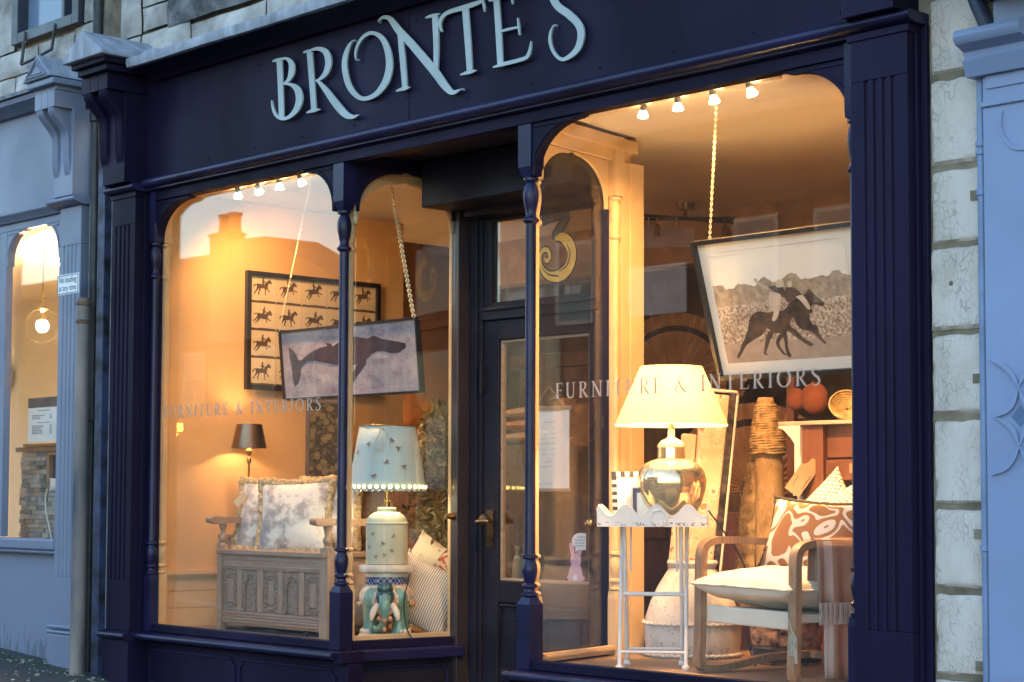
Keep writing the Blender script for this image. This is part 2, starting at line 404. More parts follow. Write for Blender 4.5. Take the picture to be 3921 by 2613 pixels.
# arched spandrel brackets: corner pieces of the arches
def spandrel(x0, s, w, fn, d0, d1, zt=2.7995, zb=2.553, parent=None, mat_=NAVY, relief=True):
    """s=+1: solid corner at x0 and arch opening to larger u"""
    a = []
    for i in range(11):
        t = PI/2*i/10
        a.append((x0+s*(w-(w-.02)*math.cos(t)) if False else x0+s*(.018+(w-.045)*(1-math.cos(t))), zb+.022+(zt-.014-zb-.022)*math.sin(t)))
    poly = [(x0, zt), (x0, zb), (x0+s*.018, zb), (x0+s*.018, zb+.014)]+a[0:]+[(x0+s*(w-.024), zt-.010), (x0+s*(w-.012), zt-.010), (x0+s*w, zt)]
    mb = MB().prism(poly, fn, d0, d1)
    o = obj('spandrel_bracket', mb, mat_, parent, bevel=.002)
    if relief:
        sgn = -1 if d0 < d1 else 1
        rib = [(u, v) for u, v in a[1:10]]
        def off(p): return (p[0]-s*.016, p[1]+.012)
        strip = [off(p) for p in rib]+[(p[0]-s*.008, p[1]+.005) for p in reversed(rib)]
        mb2 = MB().prism(strip, fn, d0+sgn*.004, d0-sgn*.001)
        bar = [(x0+s*.02, zt-.022), (x0+s*(w-.06), zt-.022), (x0+s*(w-.06), zt-.012), (x0+s*.02, zt-.012)]
        mb2.prism(bar, fn, d0+sgn*.006, d0-sgn*.001)
        obj('bracket_bead', mb2, mat_, o)
    return o
XZ = lambda u, v, d: (u, d, v)
spandrel(.098, 1, .36, XZ, .002, .052, parent=front); spandrel(1.806, -1, .275, XZ, .002, .052, parent=front)
spandrel(3.300, 1, .33, XZ, .002, .052, parent=front); spandrel(5.1145, -1, .345, XZ, .002, .052, parent=front)

# turned corner posts
TURN = [(.030, .600), (.040, .606), (.040, .614), (.026, .622), (.024, .634), (.037, .645), (.037, .653), (.024, .663), (.030, .685), (.037, .715), (.035, .745), (.026, .765), (.024, .772), (.038, .778), (.038, .788), (.027, .795), (.026, .81),
        (.025, 1.5), (.025, 2.335), (.039, 2.348), (.039, 2.356), (.027, 2.368), (.024, 2.385), (.029, 2.41), (.037, 2.45), (.038, 2.485), (.031, 2.515), (.022, 2.53), (.037, 2.538), (.037, 2.550), (.026, 2.558)]
def post(x, y, mat_, parent, name, r=.043, seg=20, k=1.):
    mb = MB().box(x-r, x+r, y-r, y+r, .2695, .565)
    mb.add([(x-r,y-r,.565),(x+r,y-r,.565),(x+r,y+r,.565),(x-r,y+r,.565),(x-.026,y-.026,.6),(x+.026,y-.026,.6),(x+.026,y+.026,.6),(x-.026,y+.026,.6)],
           [(0,1,5,4),(1,2,6,5),(2,3,7,6),(3,0,4,7)])
    mb.box(x-r, x+r, y-r, y+r, 2.60, 2.8535)
    mb.add([(x-r,y-r,2.60),(x+r,y-r,2.60),(x+r,y+r,2.60),(x-r,y+r,2.60),(x-.028,y-.028,2.556),(x+.028,y-.028,2.556),(x+.028,y+.028,2.556),(x-.028,y+.028,2.556)],
           [(0,1,5,4),(1,2,6,5),(2,3,7,6),(3,0,4,7)])
    mb.lathe([(a*k, b) for a, b in TURN], x, y, seg, caps=False)
    return obj(name, mb, mat_, parent, smooth=38)
post(1.850, .038, NAVY_GLOSS, front, 'corner_post'); post(3.257, .038, NAVY_GLOSS, front, 'corner_post')
post(1.818, .100, CREAMIN, front, 'inner_post', .03, 12, .9); post(3.219, .100, CREAMIN, front, 'inner_post', .03, 12, .9)
post(.088, .01, NAVY_GLOSS, front, 'half_post', .03, 14, .85); post(5.128, .01, NAVY_GLOSS, front, 'half_post', .03, 14, .85)
post(.07, .085, CREAMIN, front, 'inner_post', .028, 12, .8)

# ---- glass of the two display windows
def pane(pts, parent, name='window_pane', th=.006, mat_=GLASS):
    a, b = Vector(pts[0]), Vector(pts[1]); n = (b-a).cross(Vector((0,0,1))).normalized()*th
    z0, z1 = pts[2]
    mb = MB(); vs = []
    for q in (a, b, b+n, a+n): vs += [(q.x, q.y, z0), (q.x, q.y, z1)]
    mb.add(vs, [(0,1,3,2),(2,3,5,4),(4,5,7,6),(6,7,1,0),(0,2,4,6),(1,7,5,3)])
    return obj(name, mb, mat_, parent)
pane([(.0985, .062, 0), (1.808, .062, 0), (.29, 2.84)], front)
pane([(3.2995, .062, 0), (5.114, .062, 0), (.29, 2.84)], front)
RL0, RL1 = Vector((1.885, .085)), Vector((1.970, .700))
RR0, RR1 = Vector((3.222, .085)), Vector((3.105, .690))
pane([(RL0.x, RL0.y, 0), (RL1.x, RL1.y, 0), (.29, 2.84)], front); pane([(RR0.x, RR0.y, 0), (RR1.x, RR1.y, 0), (.29, 2.84)], front)

# ---- returns (frames of the two side windows of the porch)
def ret_fn(A, B, out):
    d = (B-A).normalized(); nrm = Vector((d.y, -d.x))*out
    return (B-A).length, lambda u, v, q: (A.x+d.x*u+nrm.x*q, A.y+d.y*u+nrm.y*q, v)
for A, B, out in ((RL0, RL1, 1), (RR0, RR1, -1)):
    L, fn = ret_fn(A, B, out)          # q>0 points into the porch
    bar = lambda u0, u1, z0, z1: [(u0, z0), (u1, z0), (u1, z1), (u0, z1)]
    mb = MB().prism(bar(0, L, .2685, .312), fn, .012, -.03); obj('return_bottom_rail', mb, NAVY, front, bevel=.003)
    mb = MB().prism(bar(0, L, 2.79, 2.8535), fn, .012, -.03); obj('return_head_rail', mb, NAVY, front, bevel=.003)
    mb = MB().prism(bar(0, L, -.45, .2045), fn, .0, -.03); obj('return_stallriser', mb, SHADOWPAINT, front)
    mb = MB().prism(bar(0, L+.05, .205, .268), fn, .055, -.03); obj('return_sill', mb, NAVY_GLOSS, front, bevel=.012)
    q = .03; a, b, zt, zb = .06, L-.03, .165, -.3
    pts = [(a+q, zt), (b-q, zt), (b-q*.75, zt-q*.75), (b, zt-q), (b, zb), (a, zb), (a, zt-q), (a+q*.75, zt-q*.75)]
    mb = MB().tube([fn(u, z, .001) for u, z in pts], .007, 6, closed=True); obj('panel_moulding', mb, NAVY_GLOSS, front, smooth=40)
    spandrel(.0, 1, .30, fn, .010, -.002, zt=2.789, parent=front, relief=False); spandrel(L, -1, .30, fn, .010, -.002, zt=2.789, parent=front, relief=False)
    # inside face: cream frame, arch brackets and moulded frieze
    spandrel(.0, 1, .30, fn, -.028, -.010, zt=2.735, zb=2.49, parent=front, mat_=CREAMIN, relief=False)
    spandrel(L-.0, -1, .30, fn, -.028, -.010, zt=2.735, zb=2.49, parent=front, mat_=CREAMIN, relief=False)
    mb = MB().prism(bar(-.0, L+.17, 2.735, 2.85), fn, -.031, -.055).prism(bar(-.0, L+.19, 2.79, 2.85), fn, -.056, -.085); obj('inner_frieze', mb, CREAMIN, front, bevel=.003)
    mb = MB().prism(bar(.02, L+.0, .295, .335), fn, -.031, -.06).prism(bar(.02, L, .312, .327), fn, -.061, -.075); obj('inner_sill', mb, CREAMIN, front, bevel=.003)
mb = MB().box(1.895, 1.955, .0, .10, -.45, .2045).box(1.895, 1.960, -.05, .10, .2055, .2675); obj('corner_block', mb, NAVY, front, bevel=.006)
mb = MB().box(3.16, 3.215, .0, .10, -.45, .2045).box(3.155, 3.2145, -.05, .10, .2055, .2675); obj('corner_block', mb, NAVY, front, bevel=.006)
POSTP = mat('lamplit_post_paint', (.032, .024, .030), .34, var=.2, vs=4, bump=.15, bs=30, spec=.6)  # lighter, glossier navy: the lamplit look of the post is in its paint
# rear posts of the porch
mb = MB().box(1.948, 2.004, .702, .785, -.2, 2.8535); obj('rear_post', mb, POSTP, front, bevel=.004)
mb = MB().box(3.075, 3.128, .692, .775, -.2, 2.8535); obj('rear_post', mb, NAVY, front, bevel=.004)
mb = MB().box(3.1285, 3.148, .700, .93, .29, 2.735).box(3.1485, 3.156, .76, .80, .29, 2.735).box(3.1485, 3.156, .83, .93, .29, 2.735)
obj('inner_casing', mb, CREAMIN, front, bevel=.004)
mb = MB().box(1.925, 1.9475, .702, .90, .29, 2.735); obj('inner_casing', mb, CREAMIN, front, bevel=.004)
post(3.150, .725, CREAMIN, front, 'inner_post', .03, 12, .8)

TARNISH = mat('tarnished_bronze', (.085, .052, .03), .4, .8, var=.3, vs=20)
# ---- porch: soffit, shutter housing, door frame and door
mb = MB().sz([(1.893, .06), (3.215, .06), (3.122, .69), (3.122, .86), (1.95, .86), (1.95, .70)], 2.8545, 2.868); obj('porch_soffit', mb, SHADOWPAINT, front)
mb = MB().box(1.985, 3.118, .45, .69, 2.60, 2.845); obj('shutter_housing', mb, SHADOWPAINT, front, bevel=.006)
mb = MB().box(2.06, 3.118, .6905, .86, 2.565, 2.8535); obj('door_lintel', mb, SHADOWPAINT, front, bevel=.004)
mb = MB().box(2.0045, 2.06, .785, .875, -.3, 2.8535).box(2.0605, 2.085, .80, .875, -.3, 2.5645); obj('door_jamb', mb, SHADOWPAINT, front, bevel=.004)
mb = MB().box(3.03, 3.0745, .785, .875, -.3, 2.8535).box(3.006, 3.0295, .80, .875, -.3, 2.5645); obj('door_jamb', mb, SHADOWPAINT, front, bevel=.004)
mb = MB().box(2.0855, 3.0055, .79, .87, 2.010, 2.075).box(2.0855, 3.0055, .775, .7895, 2.058, 2.075); obj('transom_bar', mb, SHADOWPAINT, front, bevel=.003)
mb = MB().box(2.0855, 2.15, .81, .86, 2.0755, 2.5645).box(2.90, 3.0055, .81, .86, 2.0755, 2.5645).box(2.1505, 2.8995, .81, .86, 2.0755, 2.105).box(2.1505, 2.8995, .81, .86, 2.545, 2.5645)
obj('fanlight_frame', mb, SHADOWPAINT, front, bevel=.003)
pane([(2.151, .838, 0), (2.899, .838, 0), (2.106, 2.544)], front, 'fanlight_pane')
door = Matrix.Identity(4)
dm = MB()
dm.box(2.087, 2.205, .815, .86, -.15, 2.008).box(2.88, 3.004, .815, .86, -.15, 2.008)      # stiles
dm.box(2.2055, 2.8795, .815, .86, 1.90, 2.008).box(2.2055, 2.8795, .815, .86, .50, .615).box(2.2055, 2.8795, .815, .86, -.15, .02)
dm.box(2.2055, 2.8795, .832, .85, .0205, .4995)
dob = obj('door', dm, SHADOWPAINT, front, bevel=.004)
mb = MB().tube([(2.215, .826, .485), (2.868, .826, .485), (2.868, .826, .04), (2.215, .826, .04)], .011, 6, closed=True)
mb.box(2.27, 2.81, .826, .8315, .12, .42); obj('door_panel', mb, SHADOWPAINT, dob, bevel=.004)
mb = MB().box(2.2055, 2.222, .83, .856, .616, 1.899); mb.box(2.863, 2.8795, .83, .856, .616, 1.899); mb.box(2.2225, 2.8625, .83, .856, 1.884, 1.899).box(2.2225, 2.8625, .83, .856, .616, .63)
obj('glazing_bead', mb, OAK, dob, bevel=.002)
pane([(2.2225, .842, 0), (2.8625, .842, 0), (.63, 1.884)], dob, 'door_pane')
mb = MB().box(2.118, 2.176, .806,   .8148, .79, .99).box(2.1435, 2.151, .804, .8058, .855, .88); obj('lock_plate', mb, TARNISH, dob, bevel=.002)
mb = MB().tube([(2.147, .806, .938), (2.147, .765, .938)], .009, 8).lathe([(.012, -.012), (.028, -.006), (.032, 0), (.028, .006), (.012, .012)], 0, 0, 14, T(2.147, .757, .938) @ RX(PI/2)).tube([(2.10, .757, .925), (2.147, .755, .93), (2.20, .757, .927)], .012, 8)
obj('door_handle', mb, TARNISH, dob, smooth=40)
mb = MB().tube([(2.947, .814, .925), (2.947, .78, .925)], .012, 8).ball((2.947, .76, .925), .03, 12); obj('door_knob', mb, BRASS, dob, smooth=50)
mb = MB().box(2.09, 2.105, .79, .8148, 1.65, 1.75).tube([(2.098, .785, 1.62), (2.098, .785, 1.78)], .010, 8); obj('door_hinge', mb, SHADOWPAINT, dob)
mb = MB().lathe([(.024, 0), (.022, .015), (.016, .03), (.010, .055)], 0, 0, 12, T(1.975, .7015, .955) @ RX(PI/2) @ RZ(.4)); obj('bell_push', mb, BRONZE, front, smooth=40)
mb = MB().tube([(2.02, .79, 2.35), (2.02, .765, 2.34), (2.02, .79, 2.33)], .004, 6); 
# ornate number 3 in gold leaf on the fanlight
fn = lambda u, v, d: (2.615+u*.135, d, 2.375+v*.165)
gold = mat('gold_leaf', (.80, .48, .08), .5, .15, var=.1, bump=0)
num = thing('gold_number', 'large ornate gold and black number 3 on the fanlight glass above the door', 'house number')
three = [(-.75, .85, .30), (-.2, .93, .30), (.45, .95, .28), (.75, .93, .16)]
diag = [(.72, .93, .22), (.35, .6, .34), (.0, .28, .36), (-.05, .17, .12)]
bowl = [(-.02, .20, .10), (.35, .22, .30), (.72, .0, .42), (.90, -.35, .44), (.72, -.76, .42), (.25, -.98, .38), (-.35, -.96, .28), (-.75, -.70, .20), (-.88, -.35, .17), (-.70, -.12, .16), (-.42, -.14, .15), (-.32, -.36, .13), (-.48, -.48, .12), (-.60, -.36, .10)]
mb = MB()
for i, s_ in enumerate((three, diag, bowl)): mb.ribbon([(a, b, w+.10) for a, b, w in s_], fn, .8375, .8365+.0002*i, 6)
obj('numeral_outline', mb, INK, num)
mb = MB()
mb.ribbon([(a, b, w) for a, b, w in bowl], fn, .8362, .8352, 7); obj('numeral_face', mb, gold, num)
mb = MB()
for i, s_ in enumerate((three, diag)): mb.ribbon([(a, b, w*.7) for a, b, w in s_], fn, .8362, .8354+.0002*i, 6)
obj('numeral_top', mb, mat('numeral_dark_brown', (.10, .075, .05), .5), num)  # upper strokes plain dark brown, unlike the gold bowl
mb = MB()
mb.ribbon([(.60, .02, .02), (.80, -.33, .05), (.62, -.70, .05), (.2, -.86, .02)], fn, .8350, .8346, 6)
mb.ribbon([(-.80, -.62, .02), (-.4, -.90, .05), (.1, -.99, .05), (.2, -1.0, .02)], fn, .8350, .8345, 6)
obj('numeral_line', mb, INK, num)

# ---- raised letters of the name sign
sign = thing('shop_name_sign', 'raised duck egg serif letters spelling the shop name across the navy fascia', 'sign')
C_ = Vector((9.456, -5.929, 1.060))
def ray_to_plane(px, py, y):                 # photograph pixel to a point on the wall plane y (used to trace the lettering)
    d = fw+rt*((px-1960.5)/7088.3)-up*((py-1489.46)/7088.3); t_ = (y-C_.y)/d.y; return C_+d*t_
def sgn_pt(X, Y):
    p = ray_to_plane(1000+X/1.81, Y/1.81, -.050); return p.x, p.z
def sgn_stroke(st):
    out = []
    for X, Y, w in st:
        x, z = sgn_pt(X, Y); x2, _ = sgn_pt(X+w, Y); _, z2 = sgn_pt(X, Y+w)
        out.append((x, z, X, Y, w))
    return out
def letter(strokes):
    mb = MB()
    for i, st in enumerate(strokes):
        P = smooth3(st, 6) if len(st) > 2 else st
        L = []; R = []
        for k, (x, y, w) in enumerate(P):
            a = P[max(k-1, 0)]; b = P[min(k+1, len(P)-1)]; dx, dy = b[0]-a[0], b[1]-a[1]; l = math.hypot(dx, dy) or 1
            L.append(sgn_pt(x-dy/l*w/2, y+dx/l*w/2)); R.append(sgn_pt(x+dy/l*w/2, y-dx/l*w/2))
        n = len(P); d0, d1 = -.0555-.0004*i, -.047
        vs = [(p[0], d0, p[1]) for p in L+R]+[(p[0], d1, p[1]) for p in L+R]; fs = []
        for k in range(n-1):
            fs += [(k, k+1, n+k+1, n+k), (2*n+k, 3*n+k, 3*n+k+1, 2*n+k+1), (k, 2*n+k, 2*n+k+1, k+1), (n+k, n+k+1, 3*n+k+1, 3*n+k)]
        fs += [(0, n, 3*n, 2*n), (n-1, 3*n-1, 4*n-1, 2*n-1)]
        mb.add(vs, fs)
    # stand-off pins to the board
    for st in strokes[:1]:
        for q in (st[0], st[-1]):
            p = sgn_pt(q[0], q[1]); mb.tube([(p[0], -.0475, p[1]), (p[0], -.029, p[1])], .006, 6)
    return mb
LETTERS = [
 [[(131,425,38),(138,600,35),(145,812,34)], [(82,428,8),(110,420,20),(150,412,22)], [(140,414,14),(180,408,20),(213,440,36),(216,500,40),(197,552,26),(158,586,10)], [(158,584,10),(210,588,22),(256,622,44),(270,690,46),(248,762,38),(200,812,24),(150,824,24),(108,800,20),(86,750,14),(78,698,6)]],
 [[(340,365,38),(355,560,36),(370,765,34)], [(320,784,8),(350,772,22),(372,766,26),(411,760,8)], [(297,367,8),(322,358,18),(352,356,24)], [(345,352,14),(400,340,26),(452,362,40),(472,430,42),(457,500,36),(420,545,22),(382,564,10)], [(392,556,14),(450,622,36),(530,730,50),(590,795,46),(640,812,28),(680,798,6)]],
 [[(640,282,5),(610,325,22),(586,400,32),(583,480,36),(610,590,38),(660,660,34),(720,686,28),(800,655,34),(866,570,46),(893,460,46),(880,350,42),(840,265,34),(775,230,26),(715,255,22),(675,310,16),(657,370,12),(660,416,5)]],
 [[(815,152,8),(850,122,22),(900,135,36),(960,215,50),(1050,312,54),(1200,490,58),(1280,600,50),(1330,642,34),(1388,620,6)], [(966,235,32),(984,400,38),(1000,605,34)], [(940,634,8),(975,622,22),(1003,614,26),(1033,606,8)], [(1210,112,40),(1218,300,36),(1216,482,30)], [(1145,126,8),(1190,112,22),(1243,98,8)]],
 [[(1418,48,44),(1436,280,42),(1450,498,38)], [(1385,521,8),(1425,508,22),(1455,500,26),(1494,490,8)], [(1258,224,8),(1243,170,20),(1262,118,24),(1312,84,28),(1400,58,34),(1490,28,30),(1548,6,18)], [(1535,-2,8),(1549,40,16),(1553,84,6)]],
 [[(1634,-5,38),(1648,200,40),(1662,455,38)], [(1611,469,8),(1660,454,22),(1700,442,26),(1790,420,26),(1845,398,24),(1866,350,18),(1876,288,6)], [(1655,222,14),(1720,205,18),(1790,190,14)], [(1783,126,6),(1790,188,14),(1796,246,6)], [(1583,10,8),(1630,-4,22),(1700,-24,18),(1742,-38,16)], [(1728,-90,6),(1742,-30,14),(1748,32,6)]],
 [[(1930,-150,10),(1945,-120,30),(1938,-80,20),(1915,-40,6)]],
 [[(2150,-150,8),(2090,-145,20),(2040,-90,36),(2026,-20,46),(2060,45,52),(2140,105,54),(2205,175,50),(2221,250,46),(2196,340,40),(2132,400,30),(2080,411,24),(2032,365,20),(2006,290,20),(2010,225,14),(2031,176,5)]],
]
for L_ in LETTERS: obj('raised_letter', letter(L_), LETTER, sign, smooth=30)

# ---- small serif capitals lettered on the glass
SER = {
 'I': (.30, [[(.15,0,.11),(.15,1,.11)],[(.04,.02,.04),(.26,.02,.04)],[(.04,.98,.04),(.26,.98,.04)]]),
 'F': (.52, [[(.15,0,.11),(.15,1,.11)],[(.04,.02,.04),(.28,.02,.04)],[(.04,.98,.04),(.50,.98,.04)],[(.15,.52,.04),(.42,.52,.04)],[(.49,1,.03),(.50,.80,.02)],[(.42,.60,.03),(.42,.44,.03)]]),
 'E': (.58, [[(.15,0,.11),(.15,1,.11)],[(.04,.02,.04),(.54,.02,.04)],[(.04,.98,.04),(.50,.98,.04)],[(.15,.52,.04),(.42,.52,.04)],[(.49,1,.03),(.50,.80,.02)],[(.42,.60,.03),(.42,.44,.03)],[(.53,0,.03),(.57,.22,.02)]]),
 'T': (.62, [[(.31,0,.11),(.31,1,.11)],[(.20,.02,.04),(.42,.02,.04)],[(.03,.98,.05),(.59,.98,.05)],[(.03,1,.03),(.02,.80,.02)],[(.59,1,.03),(.60,.80,.02)]]),
 'U': (.72, [[(.15,1,.11),(.15,.35,.11),(.20,.10,.10),(.36,.01,.06),(.52,.08,.05),(.58,.3,.05),(.58,1,.05)],[(.04,.98,.04),(.27,.98,.04)],[(.48,.98,.04),(.69,.98,.04)]]),
 'N': (.78, [[(.14,0,.045),(.14,.97,.045)],[(.10,1,.10),(.64,.02,.12)],[(.64,0,.045),(.64,1,.045)],[(.04,.02,.04),(.25,.02,.04)],[(.54,.98,.04),(.75,.98,.04)],[(.02,.98,.04),(.16,.98,.04)]]),
 'R': (.68, [[(.15,0,.11),(.15,1,.11)],[(.04,.02,.04),(.27,.02,.04)],[(.04,.98,.04),(.30,.98,.05),(.46,.90,.09),(.48,.74,.11),(.44,.58,.08),(.30,.50,.05),(.16,.50,.04)],[(.28,.50,.08),(.46,.20,.11),(.58,.03,.09),(.67,.02,.03)]]),
 'O': (.84, [[(.42,.99,.045),(.24,.92,.08),(.10,.70,.115),(.08,.5,.12),(.10,.30,.115),(.24,.08,.08),(.42,.01,.045),(.60,.08,.08),(.74,.30,.115),(.76,.5,.12),(.74,.70,.115),(.60,.92,.08),(.42,.99,.045)]]),
 'S': (.56, [[(.44,.78,.02),(.44,.93,.04),(.28,.99,.05),(.12,.90,.09),(.10,.74,.11),(.22,.58,.12),(.38,.44,.12),(.46,.26,.11),(.42,.10,.09),(.26,.01,.05),(.10,.06,.04),(.07,.24,.02)]]),
 '&': (.86, [[(.80,.04,.03),(.70,.02,.08),(.50,.25,.10),(.30,.60,.09),(.24,.80,.07),(.30,.95,.05),(.40,.98,.05),(.48,.88,.06),(.46,.74,.05),(.30,.56,.05),(.14,.36,.09),(.10,.18,.10),(.22,.03,.07),(.42,.02,.05),(.60,.16,.04),(.70,.40,.04)],[(.60,.44,.03),(.80,.44,.03)]]),
 ' ': (.36, [])}
def lettering(text, x0, x1, z0, h, y, name_mat, target, label):
    adv = [SER[c][0]+.22 for c in text]; tot = sum(adv)-.22; k = (x1-x0)/tot; u = 0; i = 0
    o = thing('window_lettering', label, 'lettering', (x0, y, z0), 0, 'lettering on the display windows')
    for c, a in zip(text, adv):
        mb = MB()
        for st in SER[c][1]:
            mb.ribbon([(u+p[0], p[1], p[2]*1.1) for p in st], lambda p, q, d: (p*k, d, q*h), 0, -.0006-.00004*(i % 7), 4); i += 1
        if SER[c][1]: obj('painted_letter', mb, name_mat, o)
        u += a
    return o
GLASSLET = shade_mat('pale_lettering', (.66, .55, .47), .45)
KD = 1.66638
def lpos(a, b): return ray_to_plane(a*KD, b*KD, .0545)
p0, p1 = lpos(376, 960), lpos(738, 943); q0, q1 = lpos(1276, 913), lpos(1887, 889)
lettering('FURNITURE & INTERIORS', p0.x, p1.x, (p0.z+p1.z)/2, .066, .0545, GLASSLET, front, 'pale serif words FURNITURE & INTERIORS across the narrower window above the brass lamp')
lettering('FURNITURE & INTERIORS', q0.x, q1.x, (q0.z+q1.z)/2, .071, .0545, GLASSLET, front, 'pale serif words FURNITURE & INTERIORS across the window with the large cream lamp')
# ================================================================== ground, neighbours, street furniture
def crackle():
    m, t, b, o = nodes('crackled_cream_paint'); v = coords(t, (1.15, 1, .62))
    warp = N(t, 'ShaderNodeTexNoise'); warp.inputs['Scale'].default_value = 9; t.links.new(v, warp.inputs['Vector'])
    mx = N(t, 'ShaderNodeMix', data_type='VECTOR'); mx.inputs[0].default_value = .12; t.links.new(v, mx.inputs[4]); t.links.new(warp.outputs['Color'], mx.inputs[5])
    vo = N(t, 'ShaderNodeTexVoronoi', feature='DISTANCE_TO_EDGE'); vo.inputs['Scale'].default_value = 34; t.links.new(mx.outputs[1], vo.inputs['Vector'])
    vo2 = N(t, 'ShaderNodeTexVoronoi', feature='DISTANCE_TO_EDGE'); vo2.inputs['Scale'].default_value = 62; t.links.new(mx.outputs[1], vo2.inputs['Vector'])
    big = noi(t, v, 7, 3)
    thr = mathn(t, 'MULTIPLY', mathn(t, 'SUBTRACT', big, .42), .26)
    c1 = mathn(t, 'LESS_THAN', vo.outputs['Distance'], mathn(t, 'MAXIMUM', mathn(t, 'MULTIPLY', thr, .9), .0))
    c2 = mathn(t, 'MULTIPLY', mathn(t, 'LESS_THAN', vo2.outputs['Distance'], mathn(t, 'MAXIMUM', mathn(t, 'MULTIPLY', mathn(t, 'SUBTRACT', big, .5), .4), 0)), .6)
    cr = mathn(t, 'MULTIPLY', mathn(t, 'MAXIMUM', c1, c2), .38)
    base = ramp(t, noi(t, v, 4, 6, .7), [(.25, (.42, .345, .285)), (.5, (.56, .485, .435)), (.75, (.62, .545, .50))])
    t.links.new(mix(t, cr, base, (.12, .10, .075)), b.inputs['Base Color']); b.inputs['Roughness'].default_value = .7
    bumpn(t, b, mathn(t, 'SUBTRACT', noi(t, v, 40, 4), mathn(t, 'MULTIPLY', cr, .8)), .35, .006); return m
CRACK = crackle()
MORTAR = mat('old_mortar', (.22, .18, .125), .9, var=.3, bump=.6, bs=40, dist=.01)
STONE = mat('painted_sandstone', (.40, .375, .35), .85, var=.3, vs=4.5, bump=.6, bs=18, dist=.012, col2=(.17, .155, .14))
BARESTONE = mat('bare_weathered_stone', (.13, .125, .125), .85, var=.4, vs=9, bump=.9, bs=16, dist=.03, col2=(.05, .05, .055))
BLUE = mat('sky_blue_paint', (.205, .262, .42), .42, var=.06, vs=2, bump=.12, bs=30)
BLUEPIPE = mat('blue_pipe_paint', (.17, .24, .40), .45, var=.12, vs=6)
BLACKPIPE = mat('black_iron_pipe', (.016, .018, .022), .5, var=.3, vs=12, bump=.3)
def tarmac():
    m, t, b, o = nodes('mossy_tarmac'); v = coords(t)
    n1 = noi(t, v, 3, 6, .65); n2 = noi(t, v, 120, 3, .7)
    base = ramp(t, n2, [(.3, (.022, .022, .024)), (.7, (.06, .058, .058))])
    t.links.new(mix(t, mathn(t, 'MULTIPLY', ramp(t, n1, [(.48, (0,0,0)), (.68, (1,1,1))]), .55), base, (.035, .05, .018)), b.inputs['Base Color'])
    b.inputs['Roughness'].default_value = .85; bumpn(t, b, n2, .7, .01); return m
TARMAC = tarmac()
mb = MB(); vs = []
for x in (-70, 60):
    for y in (-2.6, 6): vs.append((x, y, ground_z(x)))
mb.add(vs, [(0, 2, 3, 1)]); struct('pavement', mb, TARMAC)
mb = MB()
vs = [(x, y, ground_z(x)+z) for x in (-70, 60) for y, z in ((-2.6, 0), (-2.6, -.13), (-2.78, -.13), (-2.78, 0))]
mb.add(vs, [(0,1,5,4),(1,2,6,5),(2,3,7,6),(3,0,4,7)]); struct('kerb', mb, mat('kerb_stone', (.22, .21, .20), .8, var=.2))
mb = MB(); mb.add([(x, y, ground_z(x)-.11) for x in (-90, 70) for y in (-60, -2.7)], [(0, 2, 3, 1)]); struct('road', mb, mat('road_asphalt', (.05, .05, .052), .8, bump=.5, bs=80))
mb = MB(); random.seed(3)
for i in range(150):
    x = random.uniform(-2.6, .8); y = -abs(random.gauss(0, .30))-.02
    if i < 90: x = random.uniform(-1.2, .4)
    s = random.uniform(.004, .013)
    mb.box(-s, s, -s*.6, s*.6, 0, s*.7, T(x, y, ground_z(x)) @ RZ(random.random()*6))
obj('pavement_litter', mb, mat('pale_chips', (.32, .30, .27), .8, var=.5, vs=40), kind='stuff')
tag(bpy.data.objects['pavement_litter'], 'pale leaf scraps and chips scattered along the foot of the wall', 'litter')
mb = MB(); random.seed(9)
for i in range(420):
    x = random.choice([random.uniform(-2.4, -.7), random.uniform(-.65, 1.0)]); y = -.13-abs(random.gauss(0, .09))
    h = random.uniform(.008, .035); a = random.random()*6
    mb.add([(x-.004, y, ground_z(x)), (x+.004, y, ground_z(x)), (x+.01*math.cos(a), y+.01*math.sin(a), ground_z(x)+h)], [(0, 1, 2)])
tag(obj('moss', mb, mat('moss_green', (.05, .065, .018), .9, var=.4), kind='stuff'), 'moss and small weeds along the base of the wall', 'moss')

# --- quoin wall of crackled cream stones on the right
wall = thing('stone_pier', 'pier of crackled cream painted stone blocks between navy and blue shop fronts', 'wall')
joints = [3.95, 3.62, 3.30, 2.965, 2.645, 2.305, 2.0, 1.682, 1.360, 1.032, .716, .40, .08, -.24, -.55]
mb = MB().box(5.40, 5.80, -.006, .30, -.7, 4.4); obj('mortar_bed', mb, MORTAR, wall)
random.seed(5)
for i in range(len(joints)-1):
    k_ = i+1; z1, z0 = joints[i], joints[i+1]; g = .013 if i % 2 else .006
    inset = .0 if i % 2 else .010
    x0 = 5.49+(.008 if i % 2 else -.004); x1 = 5.720
    dy = random.uniform(-.006, .006); nx, nz = 16, 22; vs = []; fs = []; xa = 5.4885
    for j in range(nz+1):
        for i in range(nx+1):
            u, w_ = i/nx, j/nz; x = xa+(x1-xa)*u; z = z0+g+(z1-z0-2*g)*w_
            ed = min(u, 1-u)*(x1-xa); ez = min(w_, 1-w_)*(z1-z0); q = min(ed, ez)
            rnd = .020*max(0, 1-q/.018)**2; chip = max(0, noise.noise(Vector((x*14, z*14, k_*3.1)))-.25)*.03*max(0, 1-q/.05)
            jit = .006*noise.noise(Vector((z*11, k_*2.0, 1))) if i in (0, nx) else 0; jz = .007*noise.noise(Vector((x*13, k_*2.0, 4))) if j in (0, nz) else 0
            vs.append((x+jit, -.024+dy+rnd+chip+.005*noise.noise(Vector((x*6, z*6, k_))), z+jz))
    for j in range(nz):
        for i in range(nx): q = j*(nx+1)+i; fs.append((q, q+1, q+nx+2, q+nx+1))
    mb = MB().add(vs, fs); obj('stone_block', mb, CRACK, wall, smooth=50)
mb = MB()
